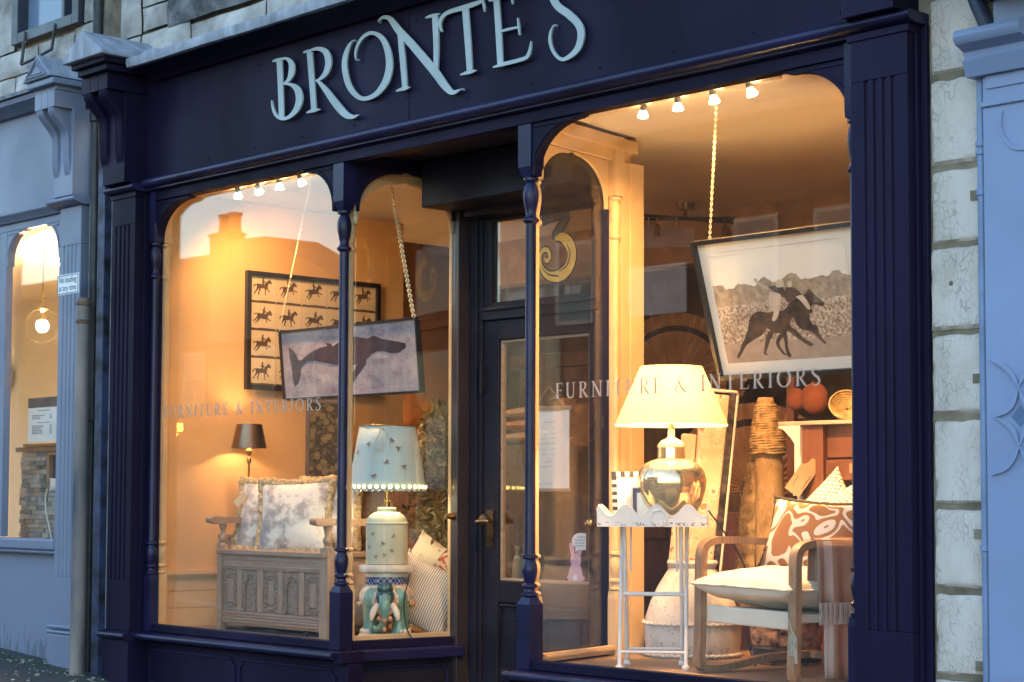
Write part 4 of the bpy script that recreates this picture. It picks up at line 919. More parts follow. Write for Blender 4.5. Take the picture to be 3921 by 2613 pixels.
for i, (a, b) in enumerate(panels):
    a -= .883; b -= .883; z0, z1 = .118, .346
    if i: mb = MB().box(prev+.002, a-.002, -.006, .0115, .114, .3515); obj('muntin', mb, OAKZ, st, bevel=.003)
    prev = b
    if i % 2 == 0:
        mb = MB().box(a, b, .003, .0115, z0, z1); p = obj('carved_panel', mb, CARVE, st, bevel=.002)
        mb = MB().tube([(a+.038, .002, z0+.04), (b-.038, .002, z0+.04), (b-.038, .002, z1-.045), (a+.038, .002, z1-.045)], .006, 6, closed=True)
        for k in range(7):
            z = z0+.03+k*.028
            for x in (a+.016, b-.016): mb.ball((x, .002, z), .008, 8, sz=1.3)
        for x in (a+.05, (a+b)/2, b-.05):
            for z in (z0+.018, z1-.02): mb.ball((x, .002, z), .009, 8, sx=1.4)
        obj('panel_carving', mb, CARVE, p, smooth=50)
        mb = MB().box(a+.044, b-.044, .0015, .0028, z0+.046, z1-.051); obj('panel_field', mb, OAKZ, p)
    else:
        w = b-a; mb = MB().box(a, b, .006, .0115, z0, z1); p = obj('arched_panel', mb, CARVE, st)
        ar = [(a+.5*w+.30*w*math.cos(t), z0+.13+.055*math.sin(t)) for t in [PI*i_/10 for i_ in range(11)]]
        poly = [(b-.003, z0), (b-.003, z1-.003), (a+.003, z1-.003), (a+.003, z0), (a+.20*w, z0)]+ar[::-1]+[(b-.20*w, z0)]
        mb = MB().sy(poly, -.004, .0055); obj('carved_arch', mb, CARVE, p, bevel=.002)
        mb = MB()
        for x in (a+.1*w, b-.1*w):
            mb.box(x-.016, x+.016, -.012, -.0045, z0-.004, z0+.014).box(x-.017, x+.017, -.012, -.0045, z0+.125, z0+.137)
        for t_ in range(9):
            an = PI*t_/8; mb.ball((a+.5*w+.38*w*math.cos(an), -.005, z0+.135+.072*math.sin(an)), .008, 8)
        for k in range(5):
            for x in (a+.09*w, b-.09*w): mb.ball((x, -.004, z0+.03+k*.022), .007, 8)
        obj('panel_carving', mb, CARVE, p, smooth=50)
mb = MB().box(-.527, -.482, -.012, .035, .0, .36).box(-.527, -.482, -.012, .035, .3605, .49).lathe([(.022, .49), (.014, .50), (.026, .525), (.026, .535), (.015, .555), (.012, .57), (.024, .598), (.024, .605), (.016, .62)], -.505, .012, 14)
obj('arm_post', mb, OAKZ, st, smooth=40)
mb = MB().box(.455, .527, -.012, .035, .0, .49).lathe([(.022, .49), (.014, .50), (.026, .525), (.026, .535), (.015, .555), (.012, .57), (.024, .598), (.024, .605), (.016, .62)], .492, .012, 14)
obj('arm_post', mb, OAKZ, st, smooth=40)
for x in (-.505, .492):
    mb = MB().sx(smooth2([(-.085, .620), (-.09, .640), (-.07, .656), (.0, .652), (.2, .648), (.44, .650), (.44, .618), (.2, .612), (.03, .614), (-.03, .61), (-.085, .620)], 3), x-.032, x+.032); obj('arm', mb, OAK, st, bevel=.006)
mb = MB().box(-.50, .50, .44, .47, .466, .80).box(-.52, .52, .43, .48, .80, .83); obj('back', mb, OAK, st, bevel=.004)
mb = MB()
for a in (-.45, -.20, .05, .27):
    w = .2; ar = [(a+.5*w+.32*w*math.cos(t), .62+.065*math.sin(t)) for t in [PI*i_/8 for i_ in range(9)]]
    mb.sy([(a+w, .52), (a+w, .76), (a, .76), (a, .52), (a+.18*w, .52)]+ar[::-1]+[(a+.82*w, .52)], .43, .4395)
obj('carved_back_arch', mb, CARVE, st, bevel=.002)
mb = MB().box(.5005, .52, .06, .45, .06, .40).box(.5205, .527, .09, .42, .12, .34); obj('end_panel', mb, OAKZ, st, bevel=.003)
sk = thing('black_cloth_skirt', 'crumpled black cloth showing under the settle front', 'cloth')
mb = MB().sy([(.44, .292), (.50, .305), (.62, .293), (.80, .300), (.88, .312), (1.0, .296), (1.18, .302), (1.24, .320), (1.23, .287), (.46, .286)], .285, .293); obj('cloth', mb, mat('black_fabric', (.012, .012, .014), .9), sk)

# cushions on the settle
def toile():
    m, t, b, o = nodes('floral_toile_linen'); v = coords(t)
    n1 = noi(t, v, 7, 6, .62); n2 = noi(t, v, 20, 4)
    f = mathn(t, 'ADD', mathn(t, 'MULTIPLY', n1, .75), mathn(t, 'MULTIPLY', n2, .25))
    t.links.new(ramp(t, f, [(.36, (.26, .24, .25)), (.45, (.44, .38, .33)), (.52, (.72, .66, .56)), (.60, (.74, .68, .58)), (.66, (.52, .44, .34))]), b.inputs['Base Color'])
    b.inputs['Roughness'].default_value = .9; bumpn(t, b, noi(t, v, 150, 3), .2, .002); return m
TOILE = toile(); BOUCLE = mat('looped_wool_trim', (.64, .45, .22), .95, var=.3, vs=60, bump=1, bs=110, dist=.01)
def fringe(mb, w, h, M, r=.026, c=.09, seed=0):
    pts = []; rad = []
    for k in range(120):
        q = k/120*4; s = int(q); u = (q-s)*2-1
        a, b = ((u, -1), (1, u), (-u, 1), (-1, -u))[s]
        x = w/2*a*(1-c*(1-b*b)); y = h/2*b*(1-c*(1-a*a))
        p = Vector((x, y, 0)); j = noise.noise_vector(Vector((k*.9, seed, 1)))*.006
        pts.append(M @ (p*1.02)+j); rad.append(r*(1+.45*noise.noise(Vector((k*1.3, seed, 4)))))
    mb.tube(pts, rad, 7, closed=True)
def cushion(name, label, w, h, t_, M, m_, trim=None, group=None, seed=0, loc=(0,0,0), c=.09, **kw):
    o = thing(name, label, 'cushion', loc, 0, group)
    mb = MB().pillow(w, h, t_, 18, None, c, seed=seed, **kw); obj('cover', mb, m_, o, smooth=60)
    if trim: mb = MB(); fringe(mb, w, h, Matrix.Identity(4), seed=seed, c=c); obj('trim', mb, trim, o, smooth=60)
    o.matrix_world = M; return o
def stand(x, y, z, rz, lean, roll=0): return T(x, y, z) @ RZ(rz) @ RX(PI/2-lean) @ RZ(roll)
cushion('fringed_cushion', 'grey floral cushion with looped tan trim, behind and left of its twin', .44, .41, .15, stand(.545, .545, FZ+.465+.19, .50, .16, -.05), TOILE, BOUCLE, 'fringed cushions on the settle', 2)
cushion('fringed_cushion', 'grey floral cushion with looped tan trim, frontmost on the settle', .50, .42, .16, stand(.86, .475, FZ+.465+.19, .30, .14, .03), TOILE, BOUCLE, 'fringed cushions on the settle', 5)
cushion('fringed_cushion', 'floral cushion with looped tan trim peeping out at the back of the settle', .42, .40, .14, stand(1.02, .60, FZ+.465+.215, .25, .15, .05), TOILE, BOUCLE, 'fringed cushions on the settle', 8)
tg = thing('paper_tag', 'plain buff paper tag tied to the left floral cushion', 'tag')
mb = MB().box(-.06, .03, -.001, .001, -.022, .022, T(.415, .42, 1.05) @ RZ(.6) @ RY(-.75)); obj('card', mb, mat('buff_tag', (.60, .44, .26), .8), tg)

cb = thing('low_cabinet', 'low painted cabinet against the wall behind the settle', 'cabinet')
mb = MB().box(.075, .34, .50, .86, FZ, .80); obj('body', mb, OAKZ, cb, bevel=.004); mb = MB().box(.07, .352, .485, .875, .801, .828); obj('top', mb, OAK, cb, bevel=.004)
# brass lamp
bl = thing('brass_lamp', 'slim brass candlestick lamp with dark metal shade lighting the left wall', 'table lamp', (.215, .605, .828))
mb = MB().lathe([(.06, 0), (.062, .01), (.03, .02), (.012, .035), (.007, .06), (.006, .42), (.008, .425), (.013, .435), (.016, .45), (.010, .465), (.007, .475), (.015, .49), (.020, .505), (.012, .52), (.014, .53), (.014, .56)], 0, 0, 18); obj('stem', mb, BRASS, bl, smooth=45)
mb = MB().lathe([(.108, .52), (.077, .665), (.075, .665), (.106, .52)], 0, 0, 36, caps=False); obj('lamp_shade', mb, BRONZE, bl, smooth=40)
mb = MB().ball((0, 0, .575), .018, 10, sz=1.3); obj('bulb', mb, BULB, bl, smooth=60)
mb = MB()
for k in range(3): mb.tube([(0, 0, .655), (.076*math.cos(k*2.1), .076*math.sin(k*2.1), .66)], .0025, 5)
obj('shade_ring', mb, BRASS, bl)
light('brass_lamp_light', 'POINT', (.215, .605, .828+.575), 16, None, LAMP, .02)

# ------------------------------------------------------------------ framed pictures
HORSE = [(1.0,.72),(.97,.655),(.91,.66),(.85,.70),(.79,.62),(.77,.50),(.87,.42),(.96,.40),(.98,.345),(.93,.335),(.83,.365),(.74,.42),(.72,.38),(.79,.27),(.75,.21),(.71,.22),(.725,.29),(.66,.39),(.55,.375),(.42,.40),(.36,.34),(.28,.21),(.17,.09),(.115,.06),(.10,.09),(.17,.17),(.22,.28),(.25,.40),(.21,.37),(.12,.25),(.035,.155),(.0,.175),(.06,.26),(.15,.42),(.17,.52),(.165,.60),(.08,.60),(.0,.52),(-.025,.56),(.05,.655),(.18,.675),(.30,.685),(.5,.66),(.61,.685),(.71,.81),(.81,.925),(.845,.985),(.87,.935),(.92,.885)]
TROT = [(1.0,.80),(.98,.735),(.92,.735),(.86,.77),(.80,.68),(.77,.55),(.80,.40),(.88,.30),(.85,.22),(.80,.23),(.82,.29),(.73,.38),(.70,.44),(.66,.30),(.67,.10),(.72,.06),(.66,.05),(.62,.09),(.60,.30),(.58,.44),(.42,.43),(.36,.42),(.36,.30),(.28,.16),(.33,.06),(.26,.06),(.22,.16),(.28,.32),(.26,.42),(.20,.32),(.10,.20),(.06,.08),(.0,.10),(.04,.22),(.13,.38),(.15,.52),(.14,.62),(.06,.58),(.0,.46),(-.04,.50),(.02,.64),(.14,.69),(.28,.705),(.5,.68),(.61,.71),(.72,.86),(.82,.97),(.85,1.03),(.875,.98),(.93,.95)]
RIDER = [(.44,.655),(.46,.80),(.445,.92),(.475,.985),(.485,1.05),(.505,1.10),(.55,1.10),(.565,1.03),(.545,.96),(.60,.855),(.70,.785),(.685,.745),(.58,.79),(.565,.71),(.605,.60),(.585,.47),(.545,.46),(.54,.60)]
def pic_frame(parent, L, H, fn, bw=.022, dep=.03, m_=BLACKFRAME, y0=0):
    """four bars; fn(u,v,d) with d toward the viewer"""
    for poly in ([(0, 0), (L, 0), (L-bw, bw), (bw, bw)], [(L, 0), (L, H), (L-bw, H-bw), (L-bw, bw)], [(L, H), (0, H), (bw, H-bw), (L-bw, H-bw)], [(0, H), (0, 0), (bw, bw), (bw, H-bw)]):
        mb = MB().prism(poly, fn, 0, dep); obj('frame_bar', mb, m_, parent)
hp = thing('horse_print', 'large black framed sepia print of riders in a grid of small panels', 'picture')
fn = lambda u, v, d: (.052+d, .675+u, 1.715+v)
pic_frame(hp, 1.055, .735, fn, .028, .034)
mb = MB().prism([(.02, .02), (1.035, .02), (1.035, .715), (.02, .715)], fn, .004, .010); obj('mount', mb, mat('sepia_mount_line', (.10, .06, .035), .7), hp)
SEPIA = mat('sepia_print', (.84, .68, .46), .7, var=.12, vs=2.5, bump=0); SEPIAD = mat('sepia_ink', (.105, .055, .028), .7, var=.3, vs=15, bump=0)
cw, chh = .1975, .164
cell = None
for r in range(4):
    for c in range(5):
        u0 = .030+c*(cw+.0022); v0 = .034+r*(chh+.0075)
        if cell is None:
            mb = MB().prism([(0, 0), (cw, 0), (cw, chh), (0, chh)], lambda u, v, d: (d, u, v), .0, .0015); cell = obj('print_panel', mb, SEPIA, hp); k = cell
        else: k = cell.copy(); COL.objects.link(k); k.parent = hp
        k.location = fn(u0, v0, .0105)
        hs = HORSE if (r+c) % 3 else TROT; up_ = .012 if r == 3 else .0; rot = (.12 if r == 3 else -.12 if r == 2 else 0)*(1 if hs is HORSE else 0)
        mb = MB()
        for i, poly in enumerate((smooth2(hs+hs[:1], 3)[:-1], smooth2(RIDER+RIDER[:1], 3)[:-1])):
            pts = []
            for a, b in poly:
                a -= .5; b -= .4; a, b = a*math.cos(rot)-b*math.sin(rot), a*math.sin(rot)+b*math.cos(rot)
                pts.append((.030+(a+.5)*.135, .026+up_+(b+.4)*.105))
            mb.prism(pts, lambda u, v, d: (d, u, v), .0017, .0021+.0002*i)
        mb.prism([(.004, .0), (cw-.004, 0), (cw-.004, .007), (.10, .010), (.05, .006), (.004, .009)], lambda u, v, d: (d, u, v), .0017, .0020)
        obj('printed_rider', mb, SEPIAD, k)
mb = MB().prism([(.028, .028), (1.027, .028), (1.027, .707), (.028, .707)], fn, .0195, .0205); obj('picture_glass', mb, GLASS, hp)

wh = thing('whale_picture', 'long framed picture of a dark whale hung on two chains in the left window', 'picture')
WA, WB = Vector((.690, .50, 0)), Vector((1.925, .50, 0))
tilt = .10
def wfn(u, v, d): return (WA.x+u, .50+.10*(v-.4)*-1-d, 1.615+v)     # top leans toward the glass, d toward the street
WL, WH = 1.235, .405
pic_frame(wh, WL, WH, wfn, .012, .035)
def whale_bg():
    m, t, b, o = nodes('distressed_whale_ground'); v = coords(t, (1, 1, 1.6)); n1 = noi(t, v, 5, 8, .7); n2 = noi(t, v, 26, 5, .75)
    base = ramp(t, n1, [(.30, (.15, .115, .15)), (.45, (.33, .265, .275)), (.62, (.46, .38, .34))])
    t.links.new(mix(t, ramp(t, n2, [(.30, (.75,)*3), (.45, (0,)*3)]), base, (.14, .11, .15)), b.inputs['Base Color']); b.inputs['Roughness'].default_value = .6; return m
mb = MB().prism([(.010, .010), (WL-.010, .010), (WL-.010, WH-.010), (.010, WH-.010)], wfn, .004, .022); obj('canvas', mb, whale_bg(), wh)
def wpt(X, Y):                                  # picture pixel to picture plane
    x = X; t0 = 762-.1056*(x-648); b0 = 918-.034*(x-652); v = (b0-Y)/(b0-t0)
    s0 = (x-650)/325.; u = s0*(1+.12)/(1+.12*s0) if False else s0*.985/(1)+.03*s0*(1-s0)
    return (u*WL, v*WH)
kx = lambda X, Y: wpt((920+X/2.9036)/KD, (1000+Y/2.9036)/KD)
k4 = lambda X, Y: wpt((1150+X/1.7425)/KD, (600+Y/1.7425)/KD)
body = [kx(570,955), kx(610,975), kx(650,1030), kx(672,1090), kx(710,1100), kx(760,1060), kx(850,1000), kx(950,958), kx(1030,942), kx(1018,903), kx(1075,915), k4(255,1265), k4(320,1225), k4(385,1195), k4(440,1202), k4(500,1212), k4(545,1190), k4(600,1215), k4(700,1232), k4(755,1245), k4(752,1275), k4(710,1308), k4(660,1312), k4(600,1298), k4(555,1300), k4(520,1318), k4(488,1350), k4(470,1362), k4(400,1388), k4(320,1392), kx(1080,1140), kx(960,1120), kx(880,1100), kx(790,1110), kx(730,1150), kx(700,1180), kx(688,1260), kx(660,1340), kx(612,1385), kx(596,1300), kx(590,1180), kx(575,1080)]
mb = MB().prism(body, wfn, .0225, .0240)
flip = [k4(452,1362), k4(482,1352), k4(478,1385), k4(440,1430), k4(400,1480), k4(370,1512), k4(362,1490), k4(390,1430), k4(420,1385)]
mb.prism(flip, wfn, .0226, .0242)
WHALE = mat('dark_whale_ink', (.035, .02, .032), .65, var=.5, vs=9, bump=0, col2=(.02, .013, .02)); obj('painted_whale', mb, WHALE, wh)
mb = MB()
for i in range(14):
    a = k4(500-i*3, 1325+i*13); b = k4(620+i*9-i*i*.4, 1345+i*14); mid = ((a[0]+b[0])/2, (a[1]+b[1])/2-.012)
    mb.ribbon([(*a, .0012), (*mid, .0016), (*b, .001)], wfn, .0224, .0230, 4)
obj('throat_lines', mb, mat('throat_line_ink', (.24, .19, .19), .7), wh)
def chain(name, a, b, label, pitch=.024, r=.0032, w=.0085, group='picture hanging chains'):
    o = thing(name, label, 'chain', (0,0,0), 0, group); a, b = Vector(a), Vector(b); d = (b-a); n = int(d.length/pitch); d.normalize()
    mb = MB(); u = d.orthogonal().normalized(); w_ = d.cross(u)
    for i in range(n):
        c = a+(b-a)*((i+.5)/n); q = u if i % 2 else w_
        pts = [c+d*(pitch*.68*math.cos(2*PI*k/8))+q*(w*math.sin(2*PI*k/8)) for k in range(8)]
        mb.tube(pts, r, 5, closed=True)
    obj('chain_links', mb, CHAINM, o, smooth=60)
    mb = MB().tube(smooth3([a+Vector((0, 0, .03)), a+Vector((.012, 0, .015)), a], 4), .003, 5); obj('hook', mb, STEEL, o)
dchain = lambda a, b, y: ray_to_plane(a*KD, b*KD, y)
chain('picture_chain', (.985, .47, 2.865), (.705, .462, 2.02), 'pale chain holding the tail end of the whale picture', .014, .0020, .0048)
chain('picture_chain', (1.675, .47, 2.865), (1.915, .462, 2.02), 'pale chain holding the head end of the whale picture', .0140, .0040, .0085)

# ------------------------------------------------------------------ blue lamp on elephant stool
def dots(name, base, spot, sc, thr, m_rough=.4, extra=None):
    m, t, b, o = nodes(name); v = coords(t); vo = N(t, 'ShaderNodeTexVoronoi'); vo.inputs['Scale'].default_value = sc; t.links.new(v, vo.inputs['Vector'])
    n = noi(t, v, sc*4, 3); f = mathn(t, 'LESS_THAN', mathn(t, 'ADD', vo.outputs['Distance'], mathn(t, 'MULTIPLY', n, .35)), thr)
    t.links.new(mix(t, f, base, spot), b.inputs['Base Color']); b.inputs['Roughness'].default_value = m_rough; return m
TEAL = mat('teal_glaze', (.10, .22, .20), .18, var=.4, vs=8, bump=.1, col2=(.16, .24, .12), coat=.5)
GLZ = mat('cream_glaze', (.66, .58, .46), .15, var=.08, bump=0, coat=.5)
sto = thing('elephant_stool', 'ceramic elephant garden stool in teal and cream glaze under the blue lamp', 'stool', (1.705, .46, FZ), math.radians(48))
mb = MB().box(-.150, .150, -.150, .150, 0, .03); mb.box(-.142, .142, -.142, .142, .0305, .048); obj('base', mb, GLZ, sto, bevel=.012)
mb = MB().lathe([(.100, .34), (.118, .345), (.118, .385), (.112, .395), (.100, .398)], 0, 0, 32); obj('collar', mb, GLZ, sto, smooth=40)
mb = MB().lathe([(.150, .372), (.152, .376), (.152, .405), (.148, .410), (.02, .411)], 0, 0, 36); obj('top', mb, GLZ, sto, smooth=40)
def bluetile():
    m, t, b, o = nodes('blue_meander_band'); v = coords(t); br = N(t, 'ShaderNodeTexChecker'); br.inputs['Scale'].default_value = 60; t.links.new(v, br.inputs['Vector'])
    n = noi(t, v, 40, 2); t.links.new(mix(t, mathn(t, 'MULTIPLY', br.outputs['Fac'], n), (.03, .045, .16), (.50, .50, .55)), b.inputs['Base Color']); b.inputs['Roughness'].default_value = .2; return m
mb = MB().lathe([(.114, .305), (.114, .345)], 0, 0, 32, caps=False); obj('meander_band', mb, bluetile(), sto, smooth=40)
mb = MB().ball((0, 0, .215), .128, 22, sz=.78); obj('elephant_body', mb, TEAL, sto, smooth=60)
mb = MB().lathe([(.147, .200), (.150, .222), (.147, .25), (.132, .285), (.108, .308)], 0, 0, 32, caps=False); obj('saddle_cloth', mb, mat('patterned_saddle', (.70, .56, .42), .2, var=.35, vs=26, bump=0, coat=.4), sto, smooth=50)
mb = MB()
for k in range(16):
    a = 2*PI*k/16; mb.ball((.148*math.cos(a), .148*math.sin(a), .198), .0135, 8)
obj('saddle_fringe', mb, mat('ochre_glaze', (.55, .25, .08), .25, var=.3), sto, smooth=60)
for sx_ in (-1, 1):
    for sy_ in (-1, 1):
        mb = MB().lathe([(.050, .045), (.048, .06), (.040, .10), (.046, .17), (.05, .22)], sx_*.078, sy_*.078, 16); obj('leg', mb, TEAL, sto, smooth=50)
        mb = MB()
        for k in range(4): a = (math.atan2(sy_, sx_)-.6+k*.4); mb.ball((sx_*.078+.047*math.cos(a), sy_*.078+.047*math.sin(a), .058), .014, 8)
        obj('toenail', mb, GLZ, sto, smooth=60)
mb = MB().ball((0, -.138, .238), .052, 16, sz=1.25, sx=1.0).ball((0, -.152, .285), .036, 12, sx=1.25).ball((-.022, -.186, .262), .010, 8).ball((.022, -.186, .262), .010, 8); obj('elephant_head', mb, mat('dark_teal_glaze', (.05, .13, .13), .15, var=.3, vs=10, bump=.1, coat=.5), sto, smooth=60)
for s_ in (-1, 1):
    mb = MB().ball((s_*.075, -.115, .23), .045, 14, sz=1.3, sy=.35); obj('ear', mb, TEAL, sto, smooth=60)
    mb = MB().tube(smooth3([(s_*.035, -.16, .20), (s_*.060, -.178, .165), (s_*.072, -.195, .12)], 4), [.021]*4+[.020, .018, .015, .012, .007][:5], 8); obj('tusk', mb, GLZ, sto, smooth=60)
mb = MB().tube(smooth3([(0, -.165, .245), (0, -.19, .19), (0, -.182, .13), (-.02, -.175, .085), (-.05, -.175, .075), (-.06, -.178, .095)], 4), [.034-.0011*k for k in range(21)], 10); obj('trunk', mb, TEAL, sto, smooth=60)
mb = MB().tube([(-.05, -.15, .235), (-.03, -.188, .16), (0, -.20, .125), (.03, -.188, .16), (.05, -.15, .235)], .007, 6)
for p in ((0, -.205, .12), (-.03, -.195, .13), (.03, -.195, .13), (0, -.205, .075)): mb.ball(p, .014, 8)
obj('harness_beads', mb, mat('coral_glaze', (.58, .25, .12), .2, var=.2, coat=.4), sto, smooth=60)

bu = thing('blue_lamp', 'pale blue tin lamp with insect pattern and scalloped lit shade', 'table lamp', (1.705, .46, FZ+.412))
PB = dots('pale_blue_tin', (.50, .50, .37), (.26, .12, .06), 11, .0, .35)
mb = MB().lathe([(.112, .0), (.113, .004), (.113, .20), (.112, .212), (.118, .214), (.118, .222), (.112, .224), (.108, .24), (.092, .262), (.066, .277), (.052, .28), (.052, .300), (.046, .304), (.02, .306)], 0, 0, 40); obj('canister', mb, PB, bu, smooth=35)
mb = MB().lathe([(.016, .306), (.016, .33), (.026, .332), (.026, .338), (.012, .34), (.012, .40)], 0, 0, 14); obj('lamp_holder', mb, BRASS, bu, smooth=40)
vs = []; fs = []; n = 144
for j, (r, z) in enumerate(((.152, .742), (.172, .63), (.191, .52), (.2075, .425), (.2125, .40))):
    for k in range(n):
        a = 2*PI*k/n; zz = z; rr = r
        if j == 4: zz = z-.010*abs(math.sin(a*18))
        vs.append((rr*math.cos(a), rr*math.sin(a), zz))
for j in range(4):
    for k in range(n): fs.append((j*n+k, j*n+(k+1) % n, (j+1)*n+(k+1) % n, (j+1)*n+k))
mb = MB().add(vs, fs); sh = obj('lamp_shade', mb, [dots('pale_blue_shade', (.36, .50, .51), (.32, .15, .07), 9, .0, .5)], bu, smooth=40)
so = sh.modifiers.new('thick', 'SOLIDIFY'); so.thickness = .003
mb = MB().tube([(.1525*math.cos(2*PI*k/48), .1525*math.sin(2*PI*k/48), .742) for k in range(48)], .0035, 6, closed=True).tube([(-.15, 0, .735), (.15, 0, .735)], .002, 5).tube([(0, -.15, .735), (0, .15, .735)], .002, 5); obj('shade_ring', mb, BRASS, bu, smooth=60)
mb = MB()
for k in range(36):
    a = 2*PI*k/36+2*PI/72; r = .2095; M = RZ(a) @ T(r+.0022, 0, .4135) @ RY(PI/2+.22); mb.lathe([(.0072, 0), (.0072, .0015)], 0, 0, 10, M, sx=1.35)
obj('hole_glow', mb, emis('painted_hole_glow', (1, .62, .16), 3.5), sh)  # no holes are cut; glowing discs imitate lamplight coming through
random.seed(12); mb = MB()
def shade_pt(a, z): r = .2125-(z-.40)/(.742-.40)*.0605; return Vector(((r+.003)*math.cos(a), (r+.003)*math.sin(a), z))
def branch(a, z, da, dz, n, w):
    p = [shade_pt(a+da*i/n+random.uniform(-.01, .01), z+dz*i/n) for i in range(n+1)]; mb.tube(p, [w*(1-.6*i/n) for i in range(n+1)], 4); return a+da, z+dz
a0 = math.radians(-48)
for da, dz in ((-.35, -.10), (.25, -.08), (-.1, -.15)):
    a, z = branch(a0, .735, da, dz, 5, .0024)
    for q in range(5):
        a2, z2 = branch(a0+da*(.4+q*.14), .735+dz*(.4+q*.14), random.uniform(-.16, .16), -random.uniform(.03, .07), 4, .0016)
        for w in range(2): branch(a2, z2, random.uniform(-.08, .08), -random.uniform(.015, .03), 3, .0011)
obj('coral_branch', mb, mat('coral_print', (.66, .58, .42), .6), sh)
mb = MB().tube(smooth3([(.10, .06, -.10), (.16, .03, -.05), (.17, -.02, -.20), (.20, -.02, -.34), (.24, 0, -.41)], 4), .004, 5); obj('flex', mb, INK, bu)
def insect(fn_, s, rot):
    mb = MB(); c_, s_ = math.cos(rot), math.sin(rot); R = lambda a, b: fn_((a*c_-b*s_)*s, (a*s_+b*c_)*s)
    def rib(pts, w):
        for i in range(len(pts)-1):
            a, b = pts[i], pts[i+1]; dx, dy = b[0]-a[0], b[1]-a[1]; l = math.hypot(dx, dy); nx, ny = -dy/l*w/2, dx/l*w/2
            mb.add([R(a[0]+nx, a[1]+ny), R(b[0]+nx, b[1]+ny), R(b[0]-nx, b[1]-ny), R(a[0]-nx, a[1]-ny)], [(0, 1, 2, 3)])
    rib([(0, -1), (0, .6)], .22); rib([(0, .3), (.9, .55)], .28); rib([(0, .3), (-.9, .55)], .28); rib([(0, .05), (.8, -.15)], .25); rib([(0, .05), (-.8, -.15)], .25); return mb
INSECT = mat('insect_print', (.26, .11, .05), .6, var=.3)
for a, z, r_ in ((-75, .64, .4), (-32, .66, -.7), (-40, .545, .9), (-12, .52, .2), (-100, .60, 1.2), (-20, .62, 2.), (-60, .47, .3)):
    a = math.radians(a); obj('printed_insect', insect(lambda u, v, a=a, z=z: shade_pt(a+u/.18, z+v)+Vector((.0015*math.cos(a), .0015*math.sin(a), 0)), .017, r_), INSECT, sh)
can = [o_ for o_ in bu.children if o_.name.startswith('canister')][0]
for a, z, r_ in ((-80, .16, .4), (-50, .11, -.6), (-20, .15, .9), (-25, .075, 2.2), (-70, .04, .3), (-45, .05, 1.5), (-95, .09, 1.)):
    a = math.radians(a); obj('printed_insect', insect(lambda u, v, a=a, z=z: Vector((.1138*math.cos(a+u/.113), .1138*math.sin(a+u/.113), z+v)), .014, r_), INSECT, can)
light('blue_lamp_light', 'POINT', (1.705, .46, FZ+.412+.46), 14, None, LAMP, .025)
mb = MB().ball((0, 0, .45), .026, 12, sz=1.3); obj('bulb', mb, BULB, bu, smooth=60)

# cushions on the window floor
def stripes(name, a, b, sc, rot=0, ratio=.5, axis='X'):
    m, t, b_, o = nodes(name); v = coords(t, (1, 1, 1), (0, 0, 0)); sp_ = N(t, 'ShaderNodeSeparateXYZ'); t.links.new(v, sp_.inputs[0])
    s = mathn(t, 'FRACT', mathn(t, 'MULTIPLY', sp_.outputs[axis], sc)); f = mathn(t, 'GREATER_THAN', s, ratio)
    t.links.new(mix(t, f, a, b), b_.inputs['Base Color']); b_.inputs['Roughness'].default_value = .9; return m
def medallion():
    m, t, b, o = nodes('red_medallion_print'); v = coords(t)
    d = N(t, 'ShaderNodeVectorMath', operation='DISTANCE'); t.links.new(v, d.inputs[0]); d.inputs[1].default_value = (.12, .06, 0)
    sp_ = N(t, 'ShaderNodeSeparateXYZ'); t.links.new(v, sp_.inputs[0])
    an = mathn(t, 'ARCTAN2', mathn(t, 'SUBTRACT', sp_.outputs['Y'], .06), mathn(t, 'SUBTRACT', sp_.outputs['X'], .12))
    pet = mathn(t, 'GREATER_THAN', mathn(t, 'SINE', mathn(t, 'MULTIPLY', an, 16)), -.3)
    R = d.outputs['Value']; ring = mathn(t, 'MULTIPLY', mathn(t, 'GREATER_THAN', R, .055), mathn(t, 'LESS_THAN', R, .115))
    inner = mathn(t, 'LESS_THAN', R, .045); edge = mathn(t, 'MULTIPLY', mathn(t, 'GREATER_THAN', R, .115), mathn(t, 'LESS_THAN', R, .128))
    zig = mathn(t, 'MULTIPLY', mathn(t, 'GREATER_THAN', R, .14), mathn(t, 'LESS_THAN', mathn(t, 'ADD', R, mathn(t, 'MULTIPLY', mathn(t, 'SINE', mathn(t, 'MULTIPLY', an, 26)), .012)), .155))
    right = mathn(t, 'GREATER_THAN', sp_.outputs['X'], .012); line = mathn(t, 'MULTIPLY', mathn(t, 'GREATER_THAN', sp_.outputs['X'], .006), mathn(t, 'LESS_THAN', sp_.outputs['X'], .012))
    red = mathn(t, 'MULTIPLY', right, mathn(t, 'MAXIMUM', mathn(t, 'MAXIMUM', mathn(t, 'MULTIPLY', ring, mathn(t, 'SUBTRACT', 1, mathn(t, 'MULTIPLY', pet, .85))), inner), edge))
    c = mix(t, red, (.66, .54, .36), (.42, .03, .02)); c = mix(t, mathn(t, 'MULTIPLY', zig, right), c, (.10, .06, .04)); c = mix(t, line, c, (.14, .09, .05))
    t.links.new(c, b.inputs['Base Color']); b.inputs['Roughness'].default_value = .9; return m
o = cushion('medallion_cushion', 'cream cushion with red flower medallion on its right half', .36, .38, .13, Matrix.Identity(4), medallion(), None, None, 3)
o.matrix_world = T(1.62, .84, FZ+.34) @ RZ(.62) @ RX(PI/2-.22) @ RZ(-.55)
o = cushion('ticking_cushion', 'blue and cream ticking stripe cushion with frayed edge on the window floor', .40, .38, .16, Matrix.Identity(4), stripes('ticking_stripe', (.62, .54, .43), (.10, .10, .14), 78, ratio=.70), None, None, 6)
mb = MB(); random.seed(6)
